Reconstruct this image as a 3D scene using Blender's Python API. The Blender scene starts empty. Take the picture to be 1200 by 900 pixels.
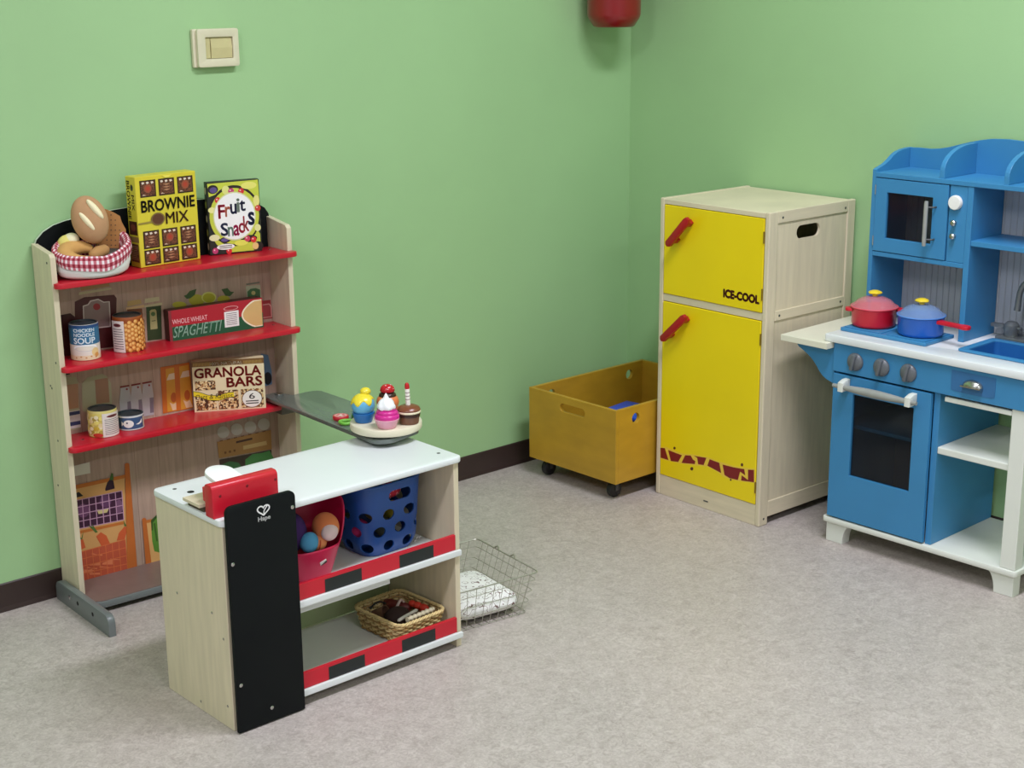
import bpy, bmesh, math, random
from mathutils import Vector, Matrix
PI = math.pi
C = bpy.context.scene.collection
random.seed(11)

# ------------------------------------------------------------------ materials
def lin(c):
    r = []
    for v in c[:3]:
        v = v / 255.0
        r.append(v / 12.92 if v <= 0.04045 else ((v + 0.055) / 1.055) ** 2.4)
    return (r[0], r[1], r[2], 1.0)
_mats = {}
def mat(name, col, rough=0.5, metal=0.0, var=0.06, scale=30.0, stretch=(1, 1, 1), bump=0.0, alpha=1.0, spec=0.5, coat=0.0):
    """Principled surface whose colour drifts a little with a procedural noise."""
    if name in _mats:
        return _mats[name]
    m = bpy.data.materials.new(name); m.use_nodes = True
    nt = m.node_tree; N = nt.nodes; L = nt.links
    b = N['Principled BSDF']
    b.inputs['Roughness'].default_value = rough
    b.inputs['Metallic'].default_value = metal
    b.inputs['Specular IOR Level'].default_value = spec
    b.inputs['Coat Weight'].default_value = coat
    b.inputs['Alpha'].default_value = alpha
    tc = N.new('ShaderNodeTexCoord'); mp = N.new('ShaderNodeMapping')
    mp.inputs['Scale'].default_value = stretch
    L.new(tc.outputs['Object'], mp.inputs['Vector'])
    nz = N.new('ShaderNodeTexNoise'); nz.inputs['Scale'].default_value = scale
    nz.inputs['Detail'].default_value = 4.0
    L.new(mp.outputs['Vector'], nz.inputs['Vector'])
    rp = N.new('ShaderNodeValToRGB')
    c = lin(col)
    rp.color_ramp.elements[0].position = 0.3; rp.color_ramp.elements[1].position = 0.7
    rp.color_ramp.elements[0].color = tuple(max(0, v * (1 - var)) for v in c[:3]) + (1,)
    rp.color_ramp.elements[1].color = tuple(min(1, v * (1 + var)) for v in c[:3]) + (1,)
    L.new(nz.outputs['Fac'], rp.inputs['Fac']); L.new(rp.outputs['Color'], b.inputs['Base Color'])
    if bump:
        bp = N.new('ShaderNodeBump'); bp.inputs['Strength'].default_value = bump
        bp.inputs['Distance'].default_value = 0.002
        L.new(nz.outputs['Fac'], bp.inputs['Height']); L.new(bp.outputs['Normal'], b.inputs['Normal'])
    _mats[name] = m
    return m
def ink(col, rough=0.45):
    return mat('ink_%d_%d_%d' % tuple(int(v) for v in col), col, rough, var=0.03)

def speckle_mat(name, cols, scale, rough=0.5):
    """Irregular patches of several colours (printed photographs of food)."""
    m = bpy.data.materials.new(name); m.use_nodes = True
    nt = m.node_tree; N = nt.nodes; L = nt.links; b = N['Principled BSDF']; b.inputs['Roughness'].default_value = rough
    tc = N.new('ShaderNodeTexCoord'); v = N.new('ShaderNodeTexVoronoi'); v.inputs['Scale'].default_value = scale
    L.new(tc.outputs['Object'], v.inputs['Vector'])
    sp = N.new('ShaderNodeSeparateColor'); L.new(v.outputs['Color'], sp.inputs['Color'])
    rp = N.new('ShaderNodeValToRGB'); rp.color_ramp.interpolation = 'CONSTANT'
    for i, c in enumerate(cols):
        e = rp.color_ramp.elements[i] if i < 2 else rp.color_ramp.elements.new(i / len(cols))
        e.position = i / len(cols); e.color = lin(c)
    L.new(sp.outputs['Red'], rp.inputs['Fac']); L.new(rp.outputs['Color'], b.inputs['Base Color'])
    return m

def wall_mat(name, col):
    m = mat(name, col, 0.62, var=0.035, scale=2.2)
    nt = m.node_tree; N = nt.nodes; L = nt.links; b = N['Principled BSDF']
    n2 = N.new('ShaderNodeTexNoise'); n2.inputs['Scale'].default_value = 160.0
    bp = N.new('ShaderNodeBump'); bp.inputs['Strength'].default_value = 0.12; bp.inputs['Distance'].default_value = 0.002
    tc = [n for n in N if n.type == 'TEX_COORD'][0]
    L.new(tc.outputs['Object'], n2.inputs['Vector']); L.new(n2.outputs['Fac'], bp.inputs['Height']); L.new(bp.outputs['Normal'], b.inputs['Normal'])
    return m

def floor_mat():
    m = bpy.data.materials.new('marbled_linoleum'); m.use_nodes = True
    nt = m.node_tree; N = nt.nodes; L = nt.links; b = N['Principled BSDF']
    b.inputs['Roughness'].default_value = 0.42; b.inputs['Specular IOR Level'].default_value = 0.4
    tc = N.new('ShaderNodeTexCoord')
    n1 = N.new('ShaderNodeTexNoise'); n1.inputs['Scale'].default_value = 26; n1.inputs['Detail'].default_value = 8; n1.inputs['Roughness'].default_value = 0.7; n1.inputs['Distortion'].default_value = 1.2
    n2 = N.new('ShaderNodeTexNoise'); n2.inputs['Scale'].default_value = 2.2; n2.inputs['Detail'].default_value = 4
    n3 = N.new('ShaderNodeTexNoise'); n3.inputs['Scale'].default_value = 75; n3.inputs['Detail'].default_value = 4; n3.inputs['Distortion'].default_value = 2.0
    for n in (n1, n2, n3): L.new(tc.outputs['Object'], n.inputs['Vector'])
    r1 = N.new('ShaderNodeValToRGB'); e = r1.color_ramp.elements
    e[0].position = 0.34; e[0].color = lin((138, 128, 121)); e[1].position = 0.68; e[1].color = lin((208, 199, 191))
    r3 = N.new('ShaderNodeValToRGB'); e = r3.color_ramp.elements
    e[0].position = 0.36; e[0].color = lin((146, 137, 130)); e[1].position = 0.64; e[1].color = lin((214, 206, 199))
    r2 = N.new('ShaderNodeValToRGB'); e = r2.color_ramp.elements
    e[0].position = 0.3; e[0].color = lin((170, 160, 152)); e[1].position = 0.7; e[1].color = lin((190, 177, 168))
    L.new(n1.outputs['Fac'], r1.inputs['Fac']); L.new(n2.outputs['Fac'], r2.inputs['Fac']); L.new(n3.outputs['Fac'], r3.inputs['Fac'])
    mx = N.new('ShaderNodeMix'); mx.data_type = 'RGBA'; mx.inputs['Factor'].default_value = 0.5
    L.new(r1.outputs['Color'], mx.inputs['A']); L.new(r3.outputs['Color'], mx.inputs['B'])
    m2 = N.new('ShaderNodeMix'); m2.data_type = 'RGBA'; m2.inputs['Factor'].default_value = 0.4
    L.new(mx.outputs['Result'], m2.inputs['A']); L.new(r2.outputs['Color'], m2.inputs['B'])
    L.new(m2.outputs['Result'], b.inputs['Base Color'])
    return m

def glass_mat(name, col, through, rough=0.08):
    """Tinted pane: part of the light passes straight through, part is reflected."""
    m = bpy.data.materials.new(name); m.use_nodes = True
    nt = m.node_tree; N = nt.nodes; L = nt.links
    b = N['Principled BSDF']; b.inputs['Base Color'].default_value = lin(col); b.inputs['Roughness'].default_value = rough
    t = N.new('ShaderNodeBsdfTransparent'); t.inputs['Color'].default_value = (1, 1, 1, 1)
    nz = N.new('ShaderNodeTexNoise'); nz.inputs['Scale'].default_value = 8
    mr = N.new('ShaderNodeMapRange'); mr.inputs['To Min'].default_value = through - 0.03; mr.inputs['To Max'].default_value = through + 0.03
    L.new(nz.outputs['Fac'], mr.inputs['Value'])
    mx = N.new('ShaderNodeMixShader'); L.new(mr.outputs['Result'], mx.inputs['Fac'])
    L.new(b.outputs['BSDF'], mx.inputs[1]); L.new(t.outputs['BSDF'], mx.inputs[2])
    L.new(mx.outputs['Shader'], N['Material Output'].inputs['Surface'])
    return m

def uv_stripes(name, base, dark, mid, ku, kv):
    """Woven gingham check from the cloth's own UV map."""
    m = bpy.data.materials.new(name); m.use_nodes = True
    nt = m.node_tree; N = nt.nodes; L = nt.links; b = N['Principled BSDF']; b.inputs['Roughness'].default_value = 0.9
    uv = N.new('ShaderNodeTexCoord'); sp = N.new('ShaderNodeSeparateXYZ'); L.new(uv.outputs['UV'], sp.inputs['Vector'])
    outs = []
    for ax, k in (('X', ku), ('Y', kv)):
        a = N.new('ShaderNodeMath'); a.operation = 'MULTIPLY'; a.inputs[1].default_value = k; L.new(sp.outputs[ax], a.inputs[0])
        f = N.new('ShaderNodeMath'); f.operation = 'FRACT'; L.new(a.outputs[0], f.inputs[0])
        g = N.new('ShaderNodeMath'); g.operation = 'GREATER_THAN'; g.inputs[1].default_value = 0.45; L.new(f.outputs[0], g.inputs[0])
        outs.append(g)
    ad = N.new('ShaderNodeMath'); ad.operation = 'ADD'; L.new(outs[0].outputs[0], ad.inputs[0]); L.new(outs[1].outputs[0], ad.inputs[1])
    hv = N.new('ShaderNodeMath'); hv.operation = 'MULTIPLY'; hv.inputs[1].default_value = 0.5; L.new(ad.outputs[0], hv.inputs[0])
    rp = N.new('ShaderNodeValToRGB'); rp.color_ramp.interpolation = 'CONSTANT'
    e = rp.color_ramp.elements; e[0].position = 0; e[0].color = lin(base); e[1].position = 0.3; e[1].color = lin(mid)
    e2 = e.new(0.8); e2.color = lin(dark)
    L.new(hv.outputs[0], rp.inputs['Fac']); L.new(rp.outputs['Color'], b.inputs['Base Color'])
    return m

# ------------------------------------------------------------------ mesh building
class MB:
    """Collects shapes in one bmesh; build() links them as one object."""
    def __init__(s):
        s.bm = bmesh.new(); s.mats = []; s.smooth = False
    def mi(s, m):
        if m not in s.mats: s.mats.append(m)
        return s.mats.index(m)
    def _fin(s, n0, m, M=None):
        s.bm.faces.ensure_lookup_table()
        i = s.mi(m)
        fs = s.bm.faces[n0:]
        vs = set()
        for f in fs:
            f.material_index = i
            for v in f.verts: vs.add(v)
        if M is not None:
            for v in vs: v.co = M @ v.co
        return fs
    def box(s, x0, y0, z0, x1, y1, z1, m, bev=0.0, seg=2, M=None):
        t = bmesh.new()
        bmesh.ops.create_cube(t, size=1)
        for v in t.verts:
            v.co = Vector(((x0 + x1) / 2 + v.co.x * (x1 - x0), (y0 + y1) / 2 + v.co.y * (y1 - y0), (z0 + z1) / 2 + v.co.z * (z1 - z0)))
        if bev:
            bmesh.ops.bevel(t, geom=t.edges[:], offset=bev, segments=seg, affect='EDGES', profile=0.5)
        s.merge(t, m, M); return s
    def merge(s, t, m, M=None):
        n0 = len(s.bm.faces)
        mp = {}
        for v in t.verts: mp[v] = s.bm.verts.new(v.co)
        for f in t.faces:
            try: s.bm.faces.new([mp[v] for v in f.verts])
            except ValueError: pass
        t.free(); s._fin(n0, m, M); return s
    def prism(s, pts, axis, lo, hi, m, holes=(), M=None, bev=0.0):
        """A flat outline (holes allowed) given thickness along axis."""
        cu = bpy.data.curves.new('outline', 'CURVE'); cu.dimensions = '2D'; cu.fill_mode = 'BOTH'
        cu.extrude = (hi - lo) / 2 - bev; cu.bevel_depth = bev; cu.offset = -bev; cu.bevel_resolution = 1
        for poly in [pts] + list(holes):
            sp = cu.splines.new('POLY'); sp.points.add(len(poly) - 1); sp.use_cyclic_u = True
            for p, q in zip(sp.points, poly): p.co = (q[0], q[1], 0, 1)
        o = bpy.data.objects.new('outline', cu); C.objects.link(o)
        bpy.context.view_layer.update()
        me = bpy.data.meshes.new_from_object(o.evaluated_get(bpy.context.evaluated_depsgraph_get()))
        t = bmesh.new(); t.from_mesh(me)
        bmesh.ops.remove_doubles(t, verts=t.verts, dist=1e-6)
        C.objects.unlink(o); bpy.data.objects.remove(o); bpy.data.curves.remove(cu); bpy.data.meshes.remove(me)
        mid = (lo + hi) / 2
        for v in t.verts:
            a, b, h = v.co.x, v.co.y, v.co.z + mid
            v.co = {'x': Vector((h, a, b)), 'y': Vector((a, h, b)), 'z': Vector((a, b, h))}[axis]
        bmesh.ops.recalc_face_normals(t, faces=t.faces)
        s.merge(t, m, M); return s
    def lathe(s, prof, m, c=(0, 0, 0), n=32, M=None, sx=1.0, sy=1.0, wob=None):
        """Profile [(r, z)] turned about z. Ends closed when r is 0."""
        n0 = len(s.bm.faces); rings = []
        for k, (r, z) in enumerate(prof):
            if r < 1e-7:
                rings.append([s.bm.verts.new((c[0], c[1], c[2] + z))])
            else:
                ring = []
                for i in range(n):
                    a = 2 * PI * i / n
                    rr = r * (wob(a, k) if wob else 1)
                    ring.append(s.bm.verts.new((c[0] + rr * sx * math.cos(a), c[1] + rr * sy * math.sin(a), c[2] + z)))
                rings.append(ring)
        for A, B in zip(rings, rings[1:]):
            if len(A) == 1 and len(B) == 1: continue
            for i in range(n):
                j = (i + 1) % n
                if len(A) == 1: s.bm.faces.new((A[0], B[j], B[i]))
                elif len(B) == 1: s.bm.faces.new((A[i], A[j], B[0]))
                else: s.bm.faces.new((A[i], A[j], B[j], B[i]))
        s._fin(n0, m, M); s.smooth = True; return s
    def ell(s, c, r, m, M=None, nu=24, nv=14):
        t = bmesh.new(); bmesh.ops.create_uvsphere(t, u_segments=nu, v_segments=nv, radius=1)
        for v in t.verts: v.co = Vector((v.co.x * r[0], v.co.y * r[1], v.co.z * r[2]))
        if M is not None:
            for v in t.verts: v.co = M @ v.co
        for v in t.verts: v.co += Vector(c)
        s.merge(t, m); s.smooth = True; return s
    def tube(s, pts, r, m, n=10, cyc=False, M=None):
        P = [Vector(p) for p in pts]; k = len(P); n0 = len(s.bm.faces); rings = []
        ref = None
        for i, p in enumerate(P):
            if cyc: t = (P[(i + 1) % k] - P[i - 1])
            else: t = P[min(i + 1, k - 1)] - P[max(i - 1, 0)]
            t.normalize()
            if ref is None: ref = t.orthogonal().normalized()
            ref = (ref - t * ref.dot(t)).normalized(); b = t.cross(ref)
            rr = r[i] if isinstance(r, (list, tuple)) else r
            rings.append([s.bm.verts.new(p + (ref * math.cos(2 * PI * j / n) + b * math.sin(2 * PI * j / n)) * rr) for j in range(n)])
        for i in range(k if cyc else k - 1):
            A, B = rings[i], rings[(i + 1) % k]
            for j in range(n): s.bm.faces.new((A[j], A[(j + 1) % n], B[(j + 1) % n], B[j]))
        if not cyc:
            s.bm.faces.new(list(reversed(rings[0]))); s.bm.faces.new(rings[-1])
        s._fin(n0, m, M); s.smooth = True; return s
    def grid(s, fn, nu, nv, m, cu=False, uvk=None):
        """Surface fn(i/nu, j/nv); cu closes it along u."""
        n0 = len(s.bm.faces)
        mu = nu if cu else nu + 1
        V = [[s.bm.verts.new(fn(i / nu, j / nv)) for j in range(nv + 1)] for i in range(mu)]
        uvl = s.bm.loops.layers.uv.verify() if uvk else None
        for i in range(nu):
            i2 = (i + 1) % mu
            for j in range(nv):
                f = s.bm.faces.new((V[i][j], V[i2][j], V[i2][j + 1], V[i][j + 1]))
                if uvk:
                    for l, (a, b) in zip(f.loops, ((i, j), (i + 1, j), (i + 1, j + 1), (i, j + 1))):
                        l[uvl].uv = (a / nu, b / nv)
        s._fin(n0, m); s.smooth = True; return s
    def build(s, name, parent=None, ang=38, normals=True):
        if normals: bmesh.ops.recalc_face_normals(s.bm, faces=s.bm.faces[:])
        me = bpy.data.meshes.new(name); s.bm.to_mesh(me); s.bm.free()
        for m in s.mats: me.materials.append(m)
        if s.smooth:
            for p in me.polygons: p.use_smooth = True
            me.set_sharp_from_angle(angle=math.radians(ang))
        o = bpy.data.objects.new(name, me); C.objects.link(o)
        if parent is not None: o.parent = parent
        return o

def circ(cx, cy, rx, ry=None, n=24):
    ry = rx if ry is None else ry
    return [(cx + rx * math.cos(2 * PI * i / n), cy + ry * math.sin(2 * PI * i / n)) for i in range(n)]
def rrect(x0, y0, x1, y1, r, n=6, corners=(1, 1, 1, 1)):
    """Rounded rectangle; corners = bottom left, bottom right, top right, top left."""
    P = []
    for k, (cx, cy, a0) in enumerate(((x0 + r, y0 + r, PI), (x1 - r, y0 + r, 1.5 * PI), (x1 - r, y1 - r, 0), (x0 + r, y1 - r, 0.5 * PI))):
        if corners[k]:
            for i in range(n + 1):
                a = a0 + 0.5 * PI * i / n; P.append((cx + r * math.cos(a), cy + r * math.sin(a)))
        else:
            P.append(((x0, y0), (x1, y0), (x1, y1), (x0, y1))[k])
    return P

def text_mesh(txt, bold=0.0, shear=0.0, spacing=1.0):
    cu = bpy.data.curves.new('lettering', 'FONT'); cu.body = txt; cu.size = 1.0; cu.offset = bold; cu.shear = shear
    cu.space_character = spacing; cu.resolution_u = 3; cu.fill_mode = 'FRONT'
    o = bpy.data.objects.new('lettering', cu); C.objects.link(o); bpy.context.view_layer.update()
    me = bpy.data.meshes.new_from_object(o.evaluated_get(bpy.context.evaluated_depsgraph_get()))
    vs = [(v.co.x, v.co.y) for v in me.vertices]; fs = [tuple(p.vertices) for p in me.polygons]
    C.objects.unlink(o); bpy.data.objects.remove(o); bpy.data.curves.remove(cu); bpy.data.meshes.remove(me)
    return vs, fs

class Print:
    """Flat ink shapes laid on a face; fn(a, b, h) gives the point on the face, h its height above it."""
    def __init__(s, fn, step=0.00002, cut=0.0, cutz=0.0):
        s.fn = fn; s.h = 0.00015; s.step = step; s.bm = bmesh.new(); s.mats = []; s.cut = cut; s.cutz = cutz
    def _add(s, vs, fs, col):
        m = col if isinstance(col, bpy.types.Material) else ink(col)
        if m not in s.mats: s.mats.append(m)
        s.h += s.step
        t = bmesh.new(); V = [t.verts.new((x, y, 0)) for x, y in vs]
        for f in fs:
            try: t.faces.new([V[i] for i in f])
            except ValueError: pass
        for w, ax in ((s.cut, 0), (s.cutz, 1)):
            if w and vs:
                lo = min(v[ax] for v in vs); hi = max(v[ax] for v in vs)
                k = math.ceil(lo / w) * w
                while k < hi:
                    nn = Vector((1, 0, 0)) if ax == 0 else Vector((0, 1, 0))
                    bmesh.ops.bisect_plane(t, geom=t.verts[:] + t.edges[:] + t.faces[:], plane_co=nn * k, plane_no=nn)
                    k += w
        mp = {v: s.bm.verts.new(s.fn(v.co.x, v.co.y, s.h)) for v in t.verts}
        i = s.mats.index(m)
        for f in t.faces:
            try:
                g = s.bm.faces.new([mp[v] for v in f.verts]); g.material_index = i
            except ValueError: pass
        t.free()
    def poly(s, pts, col):
        s._add(pts, [tuple(range(len(pts)))], col); return s
    def rect(s, x0, y0, x1, y1, col): return s.poly([(x0, y0), (x1, y0), (x1, y1), (x0, y1)], col)
    def disc(s, cx, cy, rx, ry, col, n=20): return s.poly(circ(cx, cy, rx, ry, n), col)
    def text(s, txt, x0, y0, x1, y1, col, bold=0.02, shear=0.0, spacing=1.0, bend=0.0, rot=0):
        vs, fs = text_mesh(txt, 0.0, shear, spacing)
        if rot: vs = [(-y, x) for x, y in vs] if rot > 0 else [(y, -x) for x, y in vs]
        ax = min(v[0] for v in vs); bx = max(v[0] for v in vs); ay = min(v[1] for v in vs); by = max(v[1] for v in vs)
        out = []
        for x, y in vs:
            u = (x - ax) / (bx - ax); w = (y - ay) / (by - ay)
            out.append((x0 + u * (x1 - x0), y0 + w * (y1 - y0) + bend * u))
        if bold:
            dx = bold * 0.62 * (x1 - x0) / (bx - ax); dz = bold * 0.62 * (y1 - y0) / (by - ay)
            V = []; F = []
            for qx, qz in ((-dx, 0), (dx, 0), (0, dz), (0, -dz), (dx * .7, dz * .7), (-dx * .7, -dz * .7), (dx * .7, -dz * .7), (-dx * .7, dz * .7)):
                k = len(V); V += [(x + qx, y + qz) for x, y in out]; F += [tuple(i + k for i in f) for f in fs]
            out, fs = V, F
        s._add(out, fs, col); return s
    def lines(s, x0, y0, x1, y1, n, col, th=0.35):
        vs = []; fs = []
        for i in range(n):
            y = y0 + (y1 - y0) * (i + 0.5) / n; d = (y1 - y0) / n * th / 2
            w = (x1 - x0) * random.uniform(0.0, 0.18) * (i % 3 == 2)
            k = len(vs); vs += [(x0, y - d), (x1 - w, y - d), (x1 - w, y + d), (x0, y + d)]; fs.append((k, k + 1, k + 2, k + 3))
        s._add(vs, fs, col); return s
    def build(s, name, parent):
        me = bpy.data.meshes.new(name); s.bm.to_mesh(me); s.bm.free()
        for m in s.mats: me.materials.append(m)
        o = bpy.data.objects.new(name, me); C.objects.link(o); o.parent = parent
        return o

def thing(name, label, cat, loc=(0, 0, 0), rz=0.0, group=None, rot=None):
    o = bpy.data.objects.new(name, None); C.objects.link(o); o.empty_display_size = 0.05
    o.location = loc; o.rotation_euler = rot if rot else (0, 0, rz)
    o['label'] = label; o['category'] = cat
    if group: o['group'] = group
    return o
def tag(o, label, cat, group=None):
    o['label'] = label; o['category'] = cat
    if group: o['group'] = group
    return o
def struct(o, label, cat):
    o['kind'] = 'structure'; o['label'] = label; o['category'] = cat; return o
def studs(name, parent, spots, m, r=0.004, h=0.0006, axis='z'):
    """Small round heads, each a part of its own, facing up (z), the front (y), the left (-x) or the right (x)."""
    R = {'z': Matrix.Identity(4), 'y': Matrix.Rotation(PI / 2, 4, 'X'), '-x': Matrix.Rotation(-PI / 2, 4, 'Y'), 'x': Matrix.Rotation(PI / 2, 4, 'Y')}[axis]
    b = MB(); b.lathe([(r, 0), (r, h * 0.5), (r * 0.75, h), (0, h)], m, n=14, M=R); o = b.build(name, parent)
    for k, p in enumerate(spots):
        c = o if k == 0 else o.copy()
        if k: C.objects.link(c); c.parent = parent
        c.location = p
class Frame:
    """A piece of furniture's own axes: x to its right, y into its depth, z up."""
    def __init__(s, x, y, rz): s.x, s.y, s.rz = x, y, rz
    def at(s, u, v, z):
        c, n = math.cos(s.rz), math.sin(s.rz); return (s.x + u * c - v * n, s.y + u * n + v * c, z)
    def loc(s): return (s.x, s.y, 0.0)

FR = Frame(-0.3749, -0.4857, -0.0152 - PI / 2)     # toy fridge
KI = Frame(-0.3304, -1.0605, 0.0211 - PI / 2)      # toy kitchen
CR = Frame(-0.5333, -0.1003, 0.0037 - PI / 2)      # wooden crate
SH = Frame(-2.038, -0.1111, -0.0399)               # market shelf
CO = Frame(-2.0951, -0.9144, 0.003)                # checkout counter
CAM = (-3.5302, -3.4064, 1.5)

# shared materials
M_birch = mat('pale_birch', (214, 202, 172), 0.45, var=0.07, scale=14, stretch=(5, 5, 0.5))
M_birch2 = mat('pale_birch_horizontal', (216, 204, 174), 0.45, var=0.07, scale=14, stretch=(0.6, 0.6, 5))
M_plank = mat('pinkish_plank_print', (178, 150, 132), 0.5, var=0.12, scale=18, stretch=(7, 1, 0.5))
M_white = mat('white_laminate', (226, 230, 229), 0.32, var=0.015, scale=6)
M_red = mat('red_paint', (196, 24, 44), 0.33, var=0.04, scale=8)
M_black = mat('matt_black_board', (15, 19, 20), 0.6, var=0.1, scale=8, spec=0.15)
M_grey = mat('grey_metallic_paint', (112, 118, 116), 0.35, var=0.06, scale=9)
M_dgrey = mat('dark_grey', (70, 72, 70), 0.4, var=0.06, scale=9)
M_steel = mat('steel', (190, 190, 186), 0.25, metal=1.0, var=0.04)
M_dark = mat('dark_hole', (20, 18, 16), 0.8, var=0.1)
M_blue = mat('sky_blue_paint', (57, 130, 178), 0.42, var=0.05, scale=7)
M_cream = mat('cream_white_paint', (222, 225, 214), 0.42, var=0.03, scale=8)

# ------------------------------------------------------------------ the room
RX, RY, RZ = -6.0, -6.2, 3.0
G = wall_mat('green_wall_paint', (156, 194, 139))
b = MB(); b.box(RX, RY, -0.1, 0, 0, 0, floor_mat()); struct(b.build('floor'), 'pale grey beige marbled linoleum floor', 'floor')
b = MB(); b.box(RX, 0, 0, 0.1, 0.1, RZ, G); struct(b.build('wall_left'), 'plain light green wall behind the red market shelf', 'wall')
b = MB(); b.box(0, RY, 0, 0.1, 0.1 - 0.1, RZ, G); struct(b.build('wall_right'), 'plain light green wall behind the yellow fridge and blue kitchen', 'wall')
Wh = mat('white_room_paint', (228, 228, 222), 0.7, var=0.02, scale=3)
b = MB(); b.box(RX - 0.1, RY, 0, RX, 0.1, RZ, Wh); struct(b.build('wall_far_left'), 'white wall out of the photo on the left', 'wall')
b = MB(); b.box(RX - 0.1, RY - 0.1, 0, 0.1, RY, RZ, Wh); struct(b.build('wall_behind'), 'white wall behind the camera', 'wall')
b = MB(); b.box(RX - 0.1, RY - 0.1, RZ, 0.1, 0.1, RZ + 0.1, Wh); struct(b.build('ceiling'), 'white ceiling out of the photo', 'ceiling')
BB = mat('dark_brown_rubber', (54, 40, 36), 0.45, var=0.1, scale=10)
b = MB(); b.prism([(0, 0), (-0.006, 0), (-0.003, 0.012), (-0.003, 0.07), (-0.001, 0.073), (0, 0.073)], 'x', RX, -0.003, BB)
struct(b.build('baseboard_left'), 'dark brown rubber baseboard along the left green wall', 'baseboard')
b = MB(); b.prism([(0, 0), (-0.006, 0), (-0.003, 0.012), (-0.003, 0.07), (-0.001, 0.073), (0, 0.073)], 'y', RY, -0.003, BB)
struct(b.build('baseboard_right'), 'dark brown rubber baseboard along the right green wall', 'baseboard')

# light switch
t = thing('light_switch', 'beige plastic light switch cover high on the left green wall', 'light switch', (-1.508, 0, 1.328))
Mi = mat('ivory_plastic', (214, 208, 178), 0.4, var=0.03); Mi2 = mat('ivory_plastic_rocker', (196, 186, 136), 0.35, var=0.04)
b = MB(); b.box(-0.0635, -0.012, -0.047, 0.0625, -0.0002, 0.047, Mi, 0.003); b.build('mounting_box', t)
b = MB(); b.prism(rrect(-0.0555, -0.0465, 0.0625, 0.0465, 0.006), 'y', -0.022, -0.011, Mi, holes=[rrect(-0.033, -0.0265, 0.0455, 0.0265, 0.002)], bev=0.0015); b.smooth = True; b.build('cover_frame', t)
b = MB(); b.box(-0.0322, -0.0165, -0.0255, -0.0175, -0.0115, 0.0255, Mi2, 0.0012); b.build('blank_module', t)
b = MB(); b.prism([(-0.0115, -0.0255), (-0.0165, -0.0255), (-0.0185, 0.0), (-0.0155, 0.0255), (-0.0115, 0.0255)], 'x', -0.016, 0.0445, Mi2); b.build('rocker', t)

# fire extinguisher
t = thing('fire_extinguisher', 'red fire extinguisher hanging high in the corner, seen from below', 'fire extinguisher', (-0.178, -0.100, 1.348))
Mr = mat('extinguisher_red', (132, 10, 18), 0.28, var=0.04, coat=0.3)
prof = [(0, 0.006), (0.03, 0.004), (0.042, -0.004), (0.056, -0.005), (0.062, -0.002), (0.074, 0.016), (0.0795, 0.026), (0.081, 0.034), (0.081, 0.38), (0.072, 0.41), (0.055, 0.44), (0.026, 0.455), (0.018, 0.46), (0, 0.46)]
b = MB(); b.lathe(prof, Mr, n=40); b.build('cylinder', t, ang=60)
b = MB(); b.lathe([(0, 0.455), (0.016, 0.455), (0.016, 0.49), (0.011, 0.492), (0.011, 0.51), (0, 0.51)], M_steel, n=20); b.box(-0.012, -0.075, 0.508, 0.012, 0.02, 0.513, M_black, 0.001); b.box(-0.012, -0.07, 0.495, 0.012, 0.0, 0.5, M_black, 0.001); b.build('valve', t)
b = MB(); b.tube([(0.016, 0, 0.475), (0.06, -0.01, 0.48), (0.088, -0.01, 0.44), (0.086, -0.01, 0.3), (0.086, -0.01, 0.16)], [0.007, 0.007, 0.007, 0.007, 0.009], M_black); b.build('hose', t)
b = MB(); b.box(-0.02, 0.0805, 0.2, 0.02, 0.0995, 0.36, M_dgrey, 0.001); b.build('wall_bracket', t)
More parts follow.
